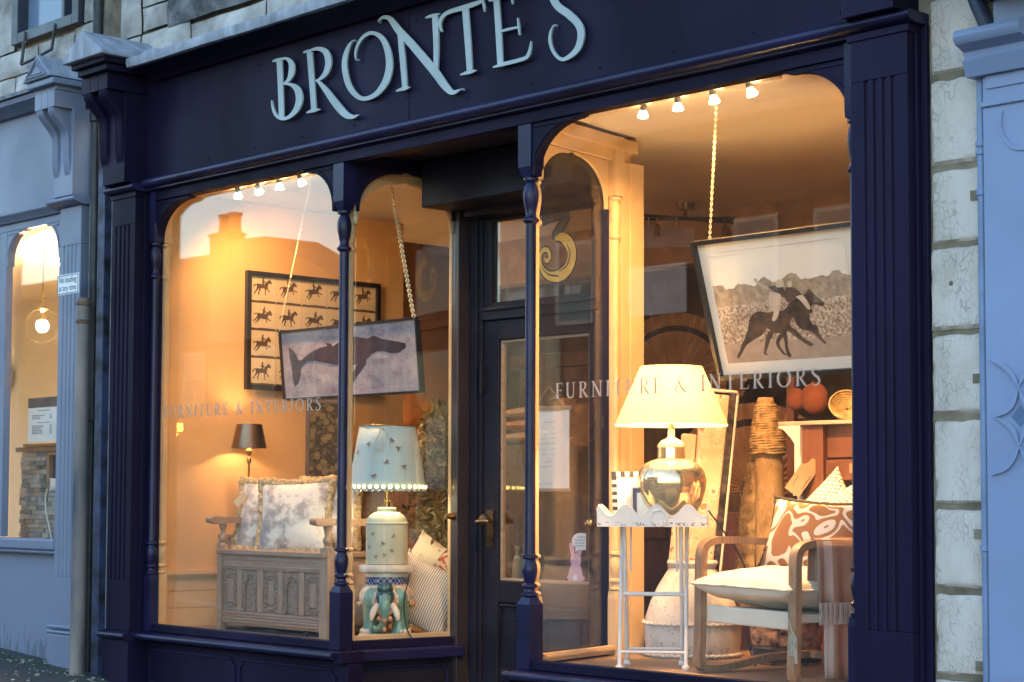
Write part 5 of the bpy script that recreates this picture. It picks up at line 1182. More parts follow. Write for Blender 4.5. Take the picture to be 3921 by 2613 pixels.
for k in range(150):
    u = random.uniform(-.19, .19); s = random.choice((0, 1)); p = Vector((u, .185, 0)) if s else Vector((.19, u, 0)); q = p+Vector((random.uniform(-.012, .012), .025 if s else random.uniform(-.01, .01), random.uniform(-.012, .012)))+(Vector((0, 0, 0)) if s else Vector((.025, 0, 0)))
    mb.tube([p, q], .0018, 4)
obj('frayed_edge', mb, LINEN, o, kind='stuff')
o.matrix_world = T(1.735, .70, FZ+.235) @ RZ(.75) @ RX(PI/2-.35) @ RZ(-.42)

# olive tree
tr = thing('potted_olive', 'bushy potted olive tree behind the blue lamp beside the door', 'tree', (1.475, 1.10, FZ))
mb = MB().lathe([(.09, 0), (.12, .15), (.13, .18), (.12, .19), (.10, .17)], 0, 0, 20); obj('pot', mb, mat('clay_pot', (.16, .09, .06), .8), tr, smooth=40)
mb = MB(); random.seed(21); tips = []
mb.tube(smooth3([(0, 0, .16), (.02, .01, .5), (0, .02, .9), (.01, 0, 1.25)], 4), [.022-.0012*i for i in range(13)], 7)
for i in range(95):
    z = random.uniform(.34, 1.18); a = random.random()*2*PI; l = random.uniform(.10, .28)*(1.1-.8*max(0, z-.7)); b = Vector((.01, .01, z)); e = b+Vector((l*math.cos(a), l*math.sin(a), random.uniform(.06, .20)))
    mid = (b+e)/2+Vector((0, 0, -.01)); mb.tube([b, mid, e], [.007, .005, .003], 5); tips.append((b, e))
obj('trunk', mb, mat('olive_bark', (.12, .085, .05), .9), tr)
mb = MB()
for b, e in tips:
    for k in range(42):
        q = random.random()**.6; p = b.lerp(e, q)+Vector((random.gauss(0, .045), random.gauss(0, .045), random.gauss(0, .045)))
        d = Vector((random.gauss(0, 1), random.gauss(0, 1), random.gauss(.5, .8))).normalized(); s = d.orthogonal().normalized(); s = (Matrix.Rotation(random.random()*6, 3, d) @ s)
        l = random.uniform(.032, .060); w = l*.19
        mb.add([p, p+d*l*.4+s*w, p+d*l, p+d*l*.4-s*w], [(0, 1, 2, 3)])
def leafmat(name, c1, c2):
    m, t, b, o = nodes(name); g = N(t, 'ShaderNodeNewGeometry'); ra = ramp(t, g.outputs['Random Per Island'], [(0, c1), (1, c2)]); t.links.new(ra, b.inputs['Base Color']); b.inputs['Roughness'].default_value = .45; return m
obj('crown', mb, leafmat('olive_leaves', (.035, .042, .014), (.13, .115, .042)), tr)

# pieces standing further back on the left
sc = thing('tapestry_screen', 'dark floral tapestry screen with wooden edge standing behind the settle', 'screen', (.17, 1.22, FZ), math.radians(40))
def floral(name, ground, c1, c2, sc_=9):
    m, t, b, o = nodes(name); v = coords(t); vo = N(t, 'ShaderNodeTexVoronoi'); vo.inputs['Scale'].default_value = sc_; t.links.new(v, vo.inputs['Vector'])
    n = noi(t, v, sc_*2.2, 5, .7); f = mathn(t, 'ADD', vo.outputs['Distance'], mathn(t, 'MULTIPLY', mathn(t, 'SUBTRACT', n, .5), .9))
    c = ramp(t, f, [(.12, c1), (.22, c2), (.34, c1), (.42, ground), (.8, ground)]); t.links.new(mix(t, ramp(t, n, [(.52, (0,)*3), (.62, (1,)*3)]), c, c2), b.inputs['Base Color']); b.inputs['Roughness'].default_value = .9; return m
DARKFLOR = floral('dark_floral', (.022, .018, .014), (.15, .11, .065), (.085, .075, .04), 17)
mb = MB().box(-.10, .12, -.01, .01, 0, 1.36); obj('panel', mb, DARKFLOR, sc); mb = MB().box(-.125, -.1005, -.015, .015, 0, 1.38).box(.1205, .14, -.015, .015, 0, 1.38).box(-.10, .12, -.015, .015, 1.3605, 1.38); obj('wooden_edge', mb, DARKWOOD, sc)
pf = thing('framed_painting', 'brown gilt framed picture leaning behind the blue lamp', 'picture', (.22, 1.62, .62), math.radians(38))
fn = lambda u, v, d: (u, -d-.18*(v-.5)*-1-.1, v)
pic_frame(pf, .52, .86, fn, .05, .03, mat('worn_gilt_frame', (.36, .20, .08), .4, .3)); mb = MB().prism([(.04, .04), (.48, .04), (.48, .82), (.04, .82)], fn, .0, .012); obj('canvas', mb, mat('brown_canvas', (.16, .075, .035), .7, var=.3, vs=4), pf)
dr = thing('floral_drape', 'dark floral drape hanging under the whale picture', 'drape', (.62, 1.72, .3), math.radians(45))
mb = MB(); vs = []; fs = []
for i in range(13):
    for j in range(2): vs.append((-.06+.24*i/12, .02*math.sin(i*1.6), j*1.22))
for i in range(12): fs.append((2*i, 2*i+2, 2*i+3, 2*i+1))
mb.add(vs, fs); obj('cloth', mb, DARKFLOR, dr, smooth=60)
ds = thing('dark_dresser', 'tall dark wooden dresser in the shadows at the back of the left window', 'dresser', (.35, 3.3, -.12))
mb = MB().box(-.6, .9, 0, .5, 0, 2.1).box(-.65, .95, -.05, .5, 2.101, 2.2); obj('carcass', mb, DARKWOOD, ds, bevel=.01)
for k in range(3): mb = MB().box(-.55+k*.48, -.12+k*.48, -.02, -.001, .9, 2.0); obj('door', mb, DARKWOOD, ds, bevel=.008)
dl2 = thing('distant_lamp', 'small lit lamp with amber shade glowing deep in the shop', 'table lamp', (-.30, 1.98+.35, .78))
mb = MB().lathe([(.08, 0), (.05, .03), (.02, .10), (.05, .22), (.04, .30), (.01, .34), (.01, .40)], 0, 0, 16); obj('lamp_base', mb, BRASS, dl2, smooth=40)
mb = MB().lathe([(.15, .40), (.10, .60)], 0, 0, 24, caps=False); obj('lamp_shade', mb, shade_mat('amber_shade', (.75, .45, .15), .6), dl2, smooth=40)
mb = MB().ball((0, 0, .48), .03, 10); obj('bulb', mb, BULB, dl2); light('distant_lamp_light', 'POINT', (-.30, 2.33, .78+.5), 14, None, LAMP, .03)
mb = MB().box(-.2, .2, -.2, .2, -.9, 0.0); obj('stand', mb, DARKWOOD, dl2)
# ================================================================== porch and right window
pb = thing('opening_hours_scroll', 'white handwritten opening hours scroll hanging from a string inside the door glass', 'notice', (0, 0, 0))
pfn = lambda u, v, d: (2.425+u, .872-d, 1.10+v)
mb = MB().prism([(0, .0), (.262, .0), (.262, .43), (0, .43)], pfn, .003, .0042); obj('paper_sheet', mb, PAPER, pb)
mb = MB().box(2.418, 2.70, .862, .876, 1.512, 1.535); obj('hanger_rod', mb, OAK, pb, bevel=.002)
mb = MB().box(2.422, 2.692, .862, .876, 1.088, 1.105); obj('hanger_rod', mb, OAK, pb, bevel=.002)
mb = MB().tube([(2.425, .868, 1.53), (2.535, .868, 1.640)], .003, 5).tube([(2.535, .868, 1.640), (2.655, .868, 1.53)], .003, 5); obj('hanger_cord', mb, OAK, pb)
random.seed(31); mb = MB()
def scribble(u0, u1, v, h, w=.0016, step=.006):
    pts = []; u = u0
    while u < u1:
        if random.random() < .10 and len(pts) > 5:
            mb.ribbon(pts, pfn, .0044, .0047, 2); pts = []; u += .010
        pts.append((u, v+random.uniform(-h/2, h/2), w)); u += step*random.uniform(.6, 1.2)
    if len(pts) > 2: mb.ribbon(pts, pfn, .0044, .0047, 2)
scribble(.07, .17, .352, .014)
for k, v in enumerate((.318, .292, .265, .238, .210, .182)): scribble(.02, .045, v, .012); scribble(.055, .11, v, .010); scribble(.125, .165, v, .010)
scribble(.09, .145, .145, .014); scribble(.02, .14, .118, .012); scribble(.02, .145, .03, .018)
obj('handwriting', mb, mat('faded_ink', (.20, .17, .20), .8), pb)
def ptext(body, size, u, v):
    o = text('heading', body, size, pfn(u, v, .0046), (PI/2, 0, 0), bpy.data.materials['faded_ink'], pb)
ptext('OPENING TIMES', .020, .115, .412)
bn = thing('bunny_sticker', 'pink paper bunny with white speech bubble on the door glass', 'sticker')
bfn = lambda u, v, d: (2.700+u, .8405-d, .628+v)
BX = lambda X, Y: ((X-270)/1120*.3350, (1430-Y)/1568*.2860*1.09)
bun = [BX(*p) for p in ((275, 1300), (310, 1280), (318, 1180), (345, 1090), (388, 1010), (365, 940), (358, 880), (382, 780), (362, 700), (340, 600), (332, 500), (345, 435), (365, 425), (400, 450), (440, 530), (458, 610), (458, 700), (510, 702), (512, 620), (560, 590), (632, 610), (632, 660), (600, 760), (612, 830), (615, 930), (588, 1010), (625, 1090), (645, 1180), (648, 1270), (690, 1310), (690, 1360), (640, 1410), (540, 1432), (420, 1432), (330, 1410), (285, 1370))]
mb = MB().prism(bun, bfn, .0022, .0032); obj('paper_bunny', mb, mat('pink_paper', (.62, .34, .42), .7, var=.06, bump=0), bn)
mb = MB().lathe([(.0145, 0), (.0145, .001)], 0, 0, 16, T(*bfn(*BX(478, 1330), .0034)) @ RX(PI/2)); obj('bunny_tail', mb, PAPER, bn)
bub = [BX(*p) for p in ((735, 185), (735, 610), (640, 618), (545, 605), (478, 668), (490, 560), (440, 510), (405, 430), (398, 370), (415, 300), (460, 235), (530, 190), (620, 172))]
mb = MB().prism(bub, bfn, .0034, .0044); obj('speech_bubble', mb, PAPER, bn)
mb = MB()
for v, a, b in ((285, 510, 720), (360, 460, 725), (435, 460, 725), (508, 475, 705)):
    x = a
    while x < b-25:
        w = random.uniform(50, 95); mb.prism([BX(x, v-14), BX(min(x+w, b), v-14), BX(min(x+w, b), v+14), BX(x, v+14)], bfn, .0045, .0047); x += w+14
obj('bubble_print', mb, mat('grey_bubble_print', (.30, .28, .33), .7), bn)
# items seen through the door glass
for i, (x, h, c, lab) in enumerate(((2.075, .15, (.45, .36, .20), 'cream tasselled bottle at the left of the group behind the door glass'), (2.135, .16, (.20, .19, .19), 'grey tasselled bottle in the middle of the group behind the door glass'), (2.205, .13, (.05, .14, .10), 'dark green bottle with orange label behind the door glass'))):
    b = thing('tasselled_bottle', lab, 'bottle', (x, 1.08, .60), 0, 'bottles behind the door')
    w = .028 if i < 2 else .045
    mb = MB().lathe([(w, 0), (w*1.05, .02), (w*.85, h*.75), (w*.35, h*.9), (w*.35, h*1.12), (w*.5, h*1.14), (w*.5, h*1.3)], 0, 0, 14); obj('bottle', mb, mat('bottle_%d' % i if False else 'bottle_glaze', c, .4), b, smooth=40)
    mb = MB().lathe([(w*.55, h*.92), (w*.9, h*.5), (w*.95, h*.3)], 0, 0, 10, caps=False); obj('tassel', mb, LINEN if i < 2 else mat('orange_label', (.5, .14, .04), .7), b)
    mb = MB(); random.seed(40+i)
    for k in range(9): mb.tube([(0, 0, h*1.2), (random.uniform(-.03, .03), random.uniform(-.03, .03), h*1.2+random.uniform(.08, .19))], .002, 4)
    obj('reed', mb, ASHW, b)
bt = thing('bottle_table', 'dark wooden side table holding bottles behind the door', 'table'); mb = MB().box(1.99, 2.55, 1.0, 1.35, .565, .598); obj('table_top', mb, DARKWOOD, bt, bevel=.004)
mb = MB()
for x in (2.01, 2.50):
    for y in (1.02, 1.31): mb.box(x, x+.03, y, y+.03, -.12, .5645)
obj('leg', mb, DARKWOOD, bt)
bs = thing('fabric_stack', 'stack of pale folded fabrics high behind the door glass', 'fabric', (1.30, 1.95, 1.42))
for k in range(3): mb = MB().pillow(.42, .30, .09, 8, T(0, 0, k*.075)); obj('folded_cloth', mb, mat('cloth_%s' % ('tan', 'rose', 'sand')[k], ((.34, .2, .11), (.35, .17, .11), (.42, .28, .17))[k], .9), bs, smooth=60)
mb = MB().box(-.3, .3, -.2, .2, -1.54, -.05); obj('shelf_unit', mb, DARKWOOD, bs)

# ------------------------------------------------------------------ polo photograph
po_ = thing('polo_photograph', 'large tilted black framed sepia photograph of two galloping polo ponies hung in the right window', 'picture')
PA = Vector((3.975, .36, 2.2)); PW, PH = .90, .645
def ffn(u, v, d):       # hangs square to the street, top tipped out toward the glass
    return (3.985+u, .36+(PH-v)*.30-d*.95, 2.215-(PH-v)*.954-d*.3)
ffn0 = ffn
pic_frame(po_, PW, PH, ffn, .020, .034)
mb = MB().prism([(.016, .016), (PW-.016, .016), (PW-.016, PH-.016), (.016, PH-.016)], ffn, .004, .010); obj('mount', mb, mat('warm_white_mount', (.78, .70, .58), .7, var=.02, bump=0), po_)
def polo():
    m, t, b, o = nodes('polo_crowd_print'); tc = N(t, 'ShaderNodeTexCoord'); sp_ = N(t, 'ShaderNodeSeparateXYZ'); t.links.new(tc.outputs['Object'], sp_.inputs[0]); v = tc.outputs['Object']
    z = sp_.outputs['Z']; x = sp_.outputs['X']
    n1 = noi(t, v, 9, 4); n2 = noi(t, v, 75, 3, .7); n3 = noi(t, v, 30, 4)
    crowd = ramp(t, n2, [(.36, (.16, .09, .05)), (.5, (.42, .29, .19)), (.62, (.66, .52, .38))])
    trees = ramp(t, n3, [(.35, (.26, .17, .10)), (.7, (.46, .34, .22))])
    turf = ramp(t, n3, [(.3, (.36, .25, .17)), (.7, (.44, .32, .23))])
    sky_ = (.78, .70, .57)
    zz = mathn(t, 'ADD', z, mathn(t, 'MULTIPLY', mathn(t, 'SUBTRACT', n1, .5), .16))
    c = mix(t, mathn(t, 'LESS_THAN', zz, 2.005), sky_, trees); c = mix(t, mathn(t, 'LESS_THAN', mathn(t, 'ADD', z, mathn(t, 'MULTIPLY', mathn(t, 'SUBTRACT', n3, .5), .02)), 1.915), c, crowd); c = mix(t, mathn(t, 'LESS_THAN', z, 1.750), c, turf)
    t.links.new(c, b.inputs['Base Color']); b.inputs['Roughness'].default_value = .7; return m
mb = MB().prism([(.062, .073), (PW-.085, .073), (PW-.085, PH-.085), (.062, PH-.085)], ffn, .0105, .0115); obj('photo_print', mb, polo(), po_)
INK1 = mat('pony_print_dark', (.075, .04, .022), .7, var=.6, vs=14, bump=0); INK2 = mat('rider_print_pale', (.62, .47, .32), .7, bump=0); INK3 = mat('rider_print_dark', (.07, .04, .025), .7, bump=0)
def puv(X, Y):                                   # traced print pixel to picture plane
    dd = fw+rt*((2300+X/2.24-1960.5)/7088.3)-up*((800+Y/2.24-1489.46)/7088.3)
    den = dd.y*.954+dd.z*.3; s_ = ((C_.y-.36)*dd.z-(C_.z-2.215)*dd.y)/(.3*dd.z+.954*dd.y); t_ = (.36+.3*s_-C_.y)/dd.y
    return (C_.x+dd.x*t_-3.985, PH-s_)
def trace(name, polys, m_, d):
    mb = MB()
    for i, q in enumerate(polys): mb.prism([puv(*p) for p in smooth2(q+q[:1], 3)[:-1]], ffn, .0118, .0121+d+.0002*i)
    return obj(name, mb, m_, po_)
trace('printed_pony', [
 [(1800,680),(1850,730),(1925,800),(1918,830),(1885,822),(1835,815),(1805,880),(1815,960),(1850,1010),(1905,1095),(1948,1140),(1935,1152),(1885,1110),(1815,1045),(1740,1030),(1680,960),(1660,860),(1720,780),(1770,720)],
 [(1810,985),(1870,1000),(1890,1060),(1925,1120),(1912,1130),(1870,1065),(1810,1020)],
 [(1560,1060),(1585,1075),(1545,1150),(1590,1228),(1612,1246),(1580,1243),(1520,1160),(1535,1090)],
 [(1450,1045),(1500,1050),(1465,1130),(1442,1200),(1432,1232),(1452,1246),(1415,1242),(1420,1190),(1430,1120)]], INK1, .0)
trace('printed_pony', [
 [(1692,752),(1712,748),(1755,795),(1828,855),(1822,892),(1772,882),(1705,905),(1645,945),(1645,1000),(1690,1035),(1745,1095),(1832,1150),(1828,1170),(1790,1162),(1715,1112),(1650,1062),(1612,1045),(1618,1130),(1624,1200),(1652,1258),(1620,1262),(1600,1200),(1590,1130),(1560,1062),(1500,1062),(1440,1020),(1400,1075),(1335,1115),(1268,1162),(1228,1232),(1196,1282),(1188,1252),(1210,1210),(1222,1165),(1250,1110),(1278,1030),(1288,960),(1312,905),(1372,874),(1440,884),(1540,870),(1592,858),(1640,800)]], INK1, .0008)
trace('printed_rider', [[(1600,670),(1640,662),(1700,690),(1742,742),(1690,762),(1630,800),(1592,750)], [(1452,664),(1510,652),(1562,652),(1592,700),(1632,790),(1600,760),(1560,742),(1500,702)], [(1496,960),(1535,900),(1548,960),(1528,1030),(1492,1032)]], INK3, .0016)
trace('printed_rider', [[(1462,705),(1505,712),(1562,735),(1552,850),(1530,930),(1500,960),(1486,940),(1500,880),(1462,850)], [(1328,598),(1345,590),(1365,620),(1445,668),(1440,682),(1350,632)], [(1690,748),(1745,735),(1790,790),(1815,850),(1790,850),(1740,790)]], INK2, .0022)
trace('printed_helmet', [[(1518,640),(1525,610),(1552,598),(1580,612),(1590,655),(1555,668),(1525,664)], [(1615,630),(1625,615),(1650,612),(1662,635),(1655,662),(1625,664)]], INK2, .0028)
mb = MB().ribbon([(.12, PH-.065, .0016), (PW-.10, PH-.065, .0016)], ffn, .0122, .0128); obj('mount_line', mb, mat('mount_pencil_line', (.45, .33, .22), .7), po_)
pt_, pb2 = ffn(.10, PH, .01), None
chain('picture_chain', (pt_[0]+.05, .345, 2.865), (pt_[0], pt_[1], pt_[2]), 'pale chain holding the polo photograph by its left end', .0125, .0021, .0052)
pt2 = ffn(PW-.02, PH, .01); chain('picture_chain', (pt2[0]+.03, .345, 2.865), pt2, 'pale chain holding the polo photograph by its right end', .0125, .0021, .0052)

# ------------------------------------------------------------------ tray table
tt = thing('tray_table', 'white painted metal folding tray table with scalloped rim and chipped edge', 'table', (3.70, .40, FZ), math.radians(40))
def chipped():
    m, t, b, o = nodes('chipped_white_metal'); v = coords(t); tc = N(t, 'ShaderNodeTexCoord'); sp_ = N(t, 'ShaderNodeSeparateXYZ'); t.links.new(tc.outputs['Object'], sp_.inputs[0])
    n = noi(t, v, 45, 5, .7); low = mathn(t, 'MULTIPLY', mathn(t, 'LESS_THAN', mathn(t, 'ABSOLUTE', mathn(t, 'SUBTRACT', sp_.outputs['Z'], .655)), .007), .16)
    f = mathn(t, 'GREATER_THAN', mathn(t, 'ADD', n, low), .69); t.links.new(mix(t, f, (.72, .70, .67), (.16, .085, .045)), b.inputs['Base Color']); b.inputs['Roughness'].default_value = .45; return m
CHIP = chipped()
tw_, td = .245, .165; zt0 = .648
mb = MB().box(-tw_, tw_, -td, td, zt0, zt0+.010); obj('tray', mb, CHIP, tt)
def rim(u0, u1, fn, waves, ph):
    n = 60; top = []
    for i in range(n+1):
        q = i/n; top.append((u0+(u1-u0)*q, zt0+.066+.026*math.cos(ph+q*waves*2*PI)))
    return MB().prism([(u0, zt0-.006), (u1, zt0-.006)]+top[::-1], fn, 0, .004), top
for nm, u0, u1, fn, w, ph in (('front', -tw_, tw_, lambda u, v, d: (u, -td-d, v), 3.5, .6), ('back', -tw_, tw_, lambda u, v, d: (u, td+d, v), 3.5, .6), ('l', -td, td, lambda u, v, d: (-tw_-d, u, v), 2, 1.2), ('r', -td, td, lambda u, v, d: (tw_+d, u, v), 2, 1.2)):
    mb, top = rim(u0, u1, fn, w, ph); o = obj('scalloped_rim', mb, CHIP, tt); mb = MB().tube([fn(u, v, .002) for u, v in top], .0042, 6); obj('rim_bead', mb, CHIP, o, smooth=60)
mb = MB().tube([(.03+.036*math.cos(2*PI*k/28), -td-.006, zt0+.034+.036*math.sin(2*PI*k/28)) for k in range(28)], .005, 6, closed=True); obj('rim_ring', mb, CHIP, tt, smooth=60)
lx, ly = .150, .125
def leg(x, y0, z0, y1, z1, r=.0095): return MB().tube([(x, y0, z0), (x, y1, z1)], r, 8)
for s_ in (-1, 1):
    obj('leg', leg(s_*lx, -ly, 0, ly*.85, zt0), CHIP, tt, smooth=60); obj('leg', leg(s_*(lx-.022), ly, 0, -ly*.85, zt0), CHIP, tt, smooth=60)
    mb = MB().lathe([(.017, 0), (.018, .012), (.012, .02)], s_*lx, -ly, 12).lathe([(.017, 0), (.018, .012), (.012, .02)], s_*(lx-.022), ly, 12); obj('foot', mb, CHIP, tt, smooth=40)
    mb = MB().box(s_*(lx-.045)-.004, s_*(lx-.045)+.004, .02, .045, .43, .64); obj('strut', mb, CHIP, tt)
for y, z, k in ((-ly*.80, .075, 0), (ly*.80, .075, .022), (-.005, .33, 0), (.0, .335, .022)): mb = MB().tube([(-(lx-k), y, z), (lx-k, y, z)], .007, 8); obj('stretcher', mb, CHIP, tt, smooth=60)

# ------------------------------------------------------------------ big cream lamp
TRZ = FZ+zt0+.010
cl = thing('cream_lamp', 'large lit cream empire shade lamp on mirrored gold ginger jar base', 'table lamp', (3.775, .44, TRZ))
MERC = mat('mercury_glass', (.95, .76, .46), .10, .78, var=.06, vs=5, bump=.02, bs=12)
mb = MB().lathe([(.085, 0), (.088, .006), (.105, .03), (.138, .09), (.158, .16), (.160, .20), (.150, .24), (.124, .270), (.088, .287), (.064, .295), (.064, .300)], 0, 0, 48); obj('jar', mb, MERC, cl, smooth=60)
mb = MB().lathe([(.064, .300), (.062, .345), (.066, .348), (.064, .356), (.048, .376), (.022, .388), (.016, .396), (.016, .43)], 0, 0, 40); obj('jar_lid', mb, MERC, cl, smooth=40)
mb = MB().lathe([(.258, .445), (.259, .450), (.145, .712), (.142, .718), (.139, .712), (.255, .450)], 0, 0, 64, caps=False); obj('lamp_shade', mb, shade_mat('lit_cream_shade', (.90, .78, .56), .60), cl, smooth=40)
mb = MB()
for k in range(3): mb.tube([(0, 0, .70), (.141*math.cos(k*2.1), .141*math.sin(k*2.1), .708)], .002, 5)
mb.lathe([(.012, .43), (.012, .50), (.018, .51)], 0, 0, 12); obj('lamp_holder', mb, BRASS, cl)
mb = MB().ball((0, 0, .555), .032, 14, sz=1.2); obj('bulb', mb, BULB, cl, smooth=60)
light('cream_lamp_light', 'POINT', (3.775, .44, TRZ+.555), 42, None, (1, .66, .30), .04)
f1 = thing('photo_frame', 'photo frame with black and white striped border on the tray', 'photo frame', (3.60, .265, TRZ), math.radians(52))
fn1 = lambda u, v, d: (u-.02, .05*v/.19-d, v)
FW, FH = .185, .235
n = 9; pcs = [(i*FW/n, (i+1)*FW/n) for i in range(n)]
blk, wht = mat('frame_stripe_black', (.03, .025, .03), .5, var=.05), mat('frame_stripe_white', (.62, .55, .50), .5, var=.03)
for c_, m_ in ((0, blk), (1, wht)):
    mb = MB()
    for i in range(n):
        if i % 2 == c_:
            for v0, v1 in ((0, .022), (FH-.022, FH)): mb.prism([(pcs[i][0], v0), (pcs[i][1], v0), (pcs[i][1], v1), (pcs[i][0], v1)], fn1, 0, .012)
    nn = 11
    for j in range(nn):
        if j % 2 == c_:
            v0 = .022+(FH-.044)*j/nn; v1 = .022+(FH-.044)*(j+1)/nn
            for u0, u1 in ((0, .022), (FW-.022, FW)): mb.prism([(u0, v0), (u1, v0), (u1, v1), (u0, v1)], fn1, 0, .012)
    obj('frame_stripe', mb, m_, f1)
mb = MB().prism([(.022, .022), (FW-.022, .022), (FW-.022, FH-.022), (.022, FH-.022)], fn1, .001, .008); obj('insert_card', mb, PAPER, f1)
f2 = thing('photo_frame', 'small photo frame with navy band and cream edges in front of the striped frame', 'photo frame', (3.690, .262, TRZ), math.radians(44))
fn2 = lambda u, v, d: (u, .045*v/.16-d, v)
pic_frame(f2, .135, .165, fn2, .007, .014, wht)
for poly in ([(.007, .007), (.128, .007), (.110, .027), (.025, .027)], [(.128, .007), (.128, .158), (.110, .138), (.110, .027)], [(.128, .158), (.007, .158), (.025, .138), (.110, .138)], [(.007, .158), (.007, .007), (.025, .027), (.025, .138)]):
    mb = MB().prism(poly, fn2, 0, .011); obj('navy_band', mb, mat('frame_navy', (.06, .06, .10), .4), f2)
mb = MB().prism([(.025, .027), (.110, .027), (.110, .138), (.025, .138)], fn2, .001, .009); obj('insert_card', mb, PAPER, f2)

# ------------------------------------------------------------------ urn, rugs
def urnm():
    m, t, b, o = nodes('whitewashed_terracotta'); v = coords(t); n1 = noi(t, v, 6, 6, .7); n2 = noi(t, v, 50, 4, .7)
    c = ramp(t, n1, [(.3, (.40, .34, .29)), (.5, (.58, .53, .48)), (.7, (.64, .60, .55))]); f = mathn(t, 'GREATER_THAN', mathn(t, 'ADD', mathn(t, 'MULTIPLY', n2, .7), mathn(t, 'MULTIPLY', n1, .3)), .60)
    t.links.new(mix(t, mathn(t, 'MULTIPLY', f, .75), c, (.13, .10, .085)), b.inputs['Base Color']); b.inputs['Roughness'].default_value = .9; bumpn(t, b, n2, .4, .006); return m
ur = thing('whitewashed_urn', 'big whitewashed terracotta urn with rope bands behind the tray table', 'urn', (3.43, .98, FZ-.02))
mb = MB().lathe([(.20, 0), (.225, .02), (.236, .10), (.238, .175), (.232, .21), (.205, .29), (.165, .37), (.130, .425), (.112, .45), (.120, .462), (.126, .475), (.120, .488), (.105, .49), (.095, .47), (.10, .44)], 0, 0, 48); obj('vessel', mb, urnm(), ur, smooth=45)
for zr, rr in ((.185, .239), (.035, .232)):
    mb = MB(); n = 220; mb.tube([((rr+.004*math.sin(k*PI*2/5))*math.cos(2*PI*k/n), (rr+.004*math.sin(k*PI*2/5))*math.sin(2*PI*k/n), zr+.004*math.cos(k*PI*2/5)) for k in range(n)], .0075, 6, closed=True); obj('rope_band', mb, urnm(), ur, smooth=60)
def carpet():
    m, t, b, o = nodes('faded_floral_carpet'); v = coords(t); vo = N(t, 'ShaderNodeTexVoronoi'); vo.inputs['Scale'].default_value = 13; t.links.new(v, vo.inputs['Vector'])
    n = noi(t, v, 22, 5, .7); f = mathn(t, 'ADD', vo.outputs['Distance'], mathn(t, 'MULTIPLY', mathn(t, 'SUBTRACT', n, .5), .9))
    c = ramp(t, f, [(.06, (.50, .20, .10)), (.13, (.42, .13, .07)), (.17, (.17, .09, .06)), (.21, (.60, .45, .29)), (.36, (.62, .49, .34)), (.41, (.34, .21, .13)), (.45, (.60, .46, .31)), (.6, (.52, .36, .22))])
    t.links.new(c, b.inputs['Base Color']); b.inputs['Roughness'].default_value = .95; bumpn(t, b, noi(t, v, 200, 2), .4, .003); return m
CARPET = carpet()
rg = thing('rolled_carpet', 'faded floral carpet rolled flat and leaning out of the whitewashed urn', 'rug')
rM = T(3.435, .985, FZ+.06) @ RZ(math.radians(47)) @ RY(.105) @ RX(-.02)
mb = MB(); prof = [(-.085, -.02), (-.07, -.04), (.05, -.042), (.05, .04), (-.07, .04), (-.085, .02)]
mb.sz(prof, 0, 1.23); obj('carpet_roll', mb, CARPET, rg, bevel=.01)
mb = MB().sz([(.0505, -.043), (.082, -.040), (.086, -.02), (.086, .02), (.08, .038), (.0505, .041)], 0, 1.24); obj('carpet_border', mb, mat('dark_carpet_border', (.05, .035, .03), .95, var=.5, vs=40), rg, bevel=.006)
mb = MB().tube([(.088, -.03, .0), (.088, -.03, 1.235), (.083, -.038, 1.248), (-.06, -.04, 1.245)], .0085, 6); obj('whipped_edge', mb, LINEN, rg, smooth=60); rg.matrix_world = rM
mb = MB().sz([(-.165, -.012), (-.090, -.03), (-.090, .03), (-.165, .02)], .0, 1.02); obj('carpet_fold', mb, CARPET, rg, bevel=.01)
jr = thing('jute_rug_roll', 'tall rolled jute rug with rope bound top and frayed fringe', 'rug', (3.60, 1.42, FZ))
def jute():
    m, t, b, o = nodes('worn_jute'); v = coords(t, (1, 1, .5)); n = noi(t, v, 8, 7, .75); n2 = noi(t, coords(t, (1, 1, 3)), 90, 3)
    c = ramp(t, n, [(.3, (.12, .07, .04)), (.45, (.34, .21, .10)), (.6, (.46, .30, .15)), (.72, (.42, .12, .04))]); t.links.new(c, b.inputs['Base Color']); b.inputs['Roughness'].default_value = .95; bumpn(t, b, n2, .8, .01); return m
JUTE = jute(); JUTEC = mat('coiled_jute_cord', (.45, .29, .13), .95, var=.3, vs=30)
mb = MB(); pr = []
for i in range(30):
    q = i/29; pr.append((.072+.020*(1-q)+.006*noise.noise(Vector((q*7, 2, 1))), q*1.02))
mb.lathe(pr, 0, 0, 24, RY(-.05)); obj('rug_roll', mb, JUTE, jr, smooth=60)
mb = MB()
for i in range(20):
    z = 1.0+i*.0125; r = .086-.0026*max(0, i-5)+.003*noise.noise(Vector((i*1.7, 0, 0))); mb.tube([(-.05*z*1+r*math.cos(2*PI*k/26), r*math.sin(2*PI*k/26), z+.003*math.sin(k+i)) for k in range(26)], .0078, 6, closed=True)
mb.lathe([(.05, 1.24), (.04, 1.28)], -.063, 0, 14); obj('rope_coil', mb, JUTEC, jr, smooth=60)
mb = MB(); random.seed(17); vs = []; fs = []
for i in range(14):
    q = i/13; w = .03+.05*math.sin(q*PI); vs += [(-.085-.02*q, -.05, 1.0-q*.85), (-.085-w-.055*q, -.055+.01*math.sin(i), .99-q*.85)]
for i in range(13): fs.append((2*i, 2*i+1, 2*i+3, 2*i+2))
mb.add(vs, fs); obj('rug_flap', mb, JUTEC, jr)
mb = MB()
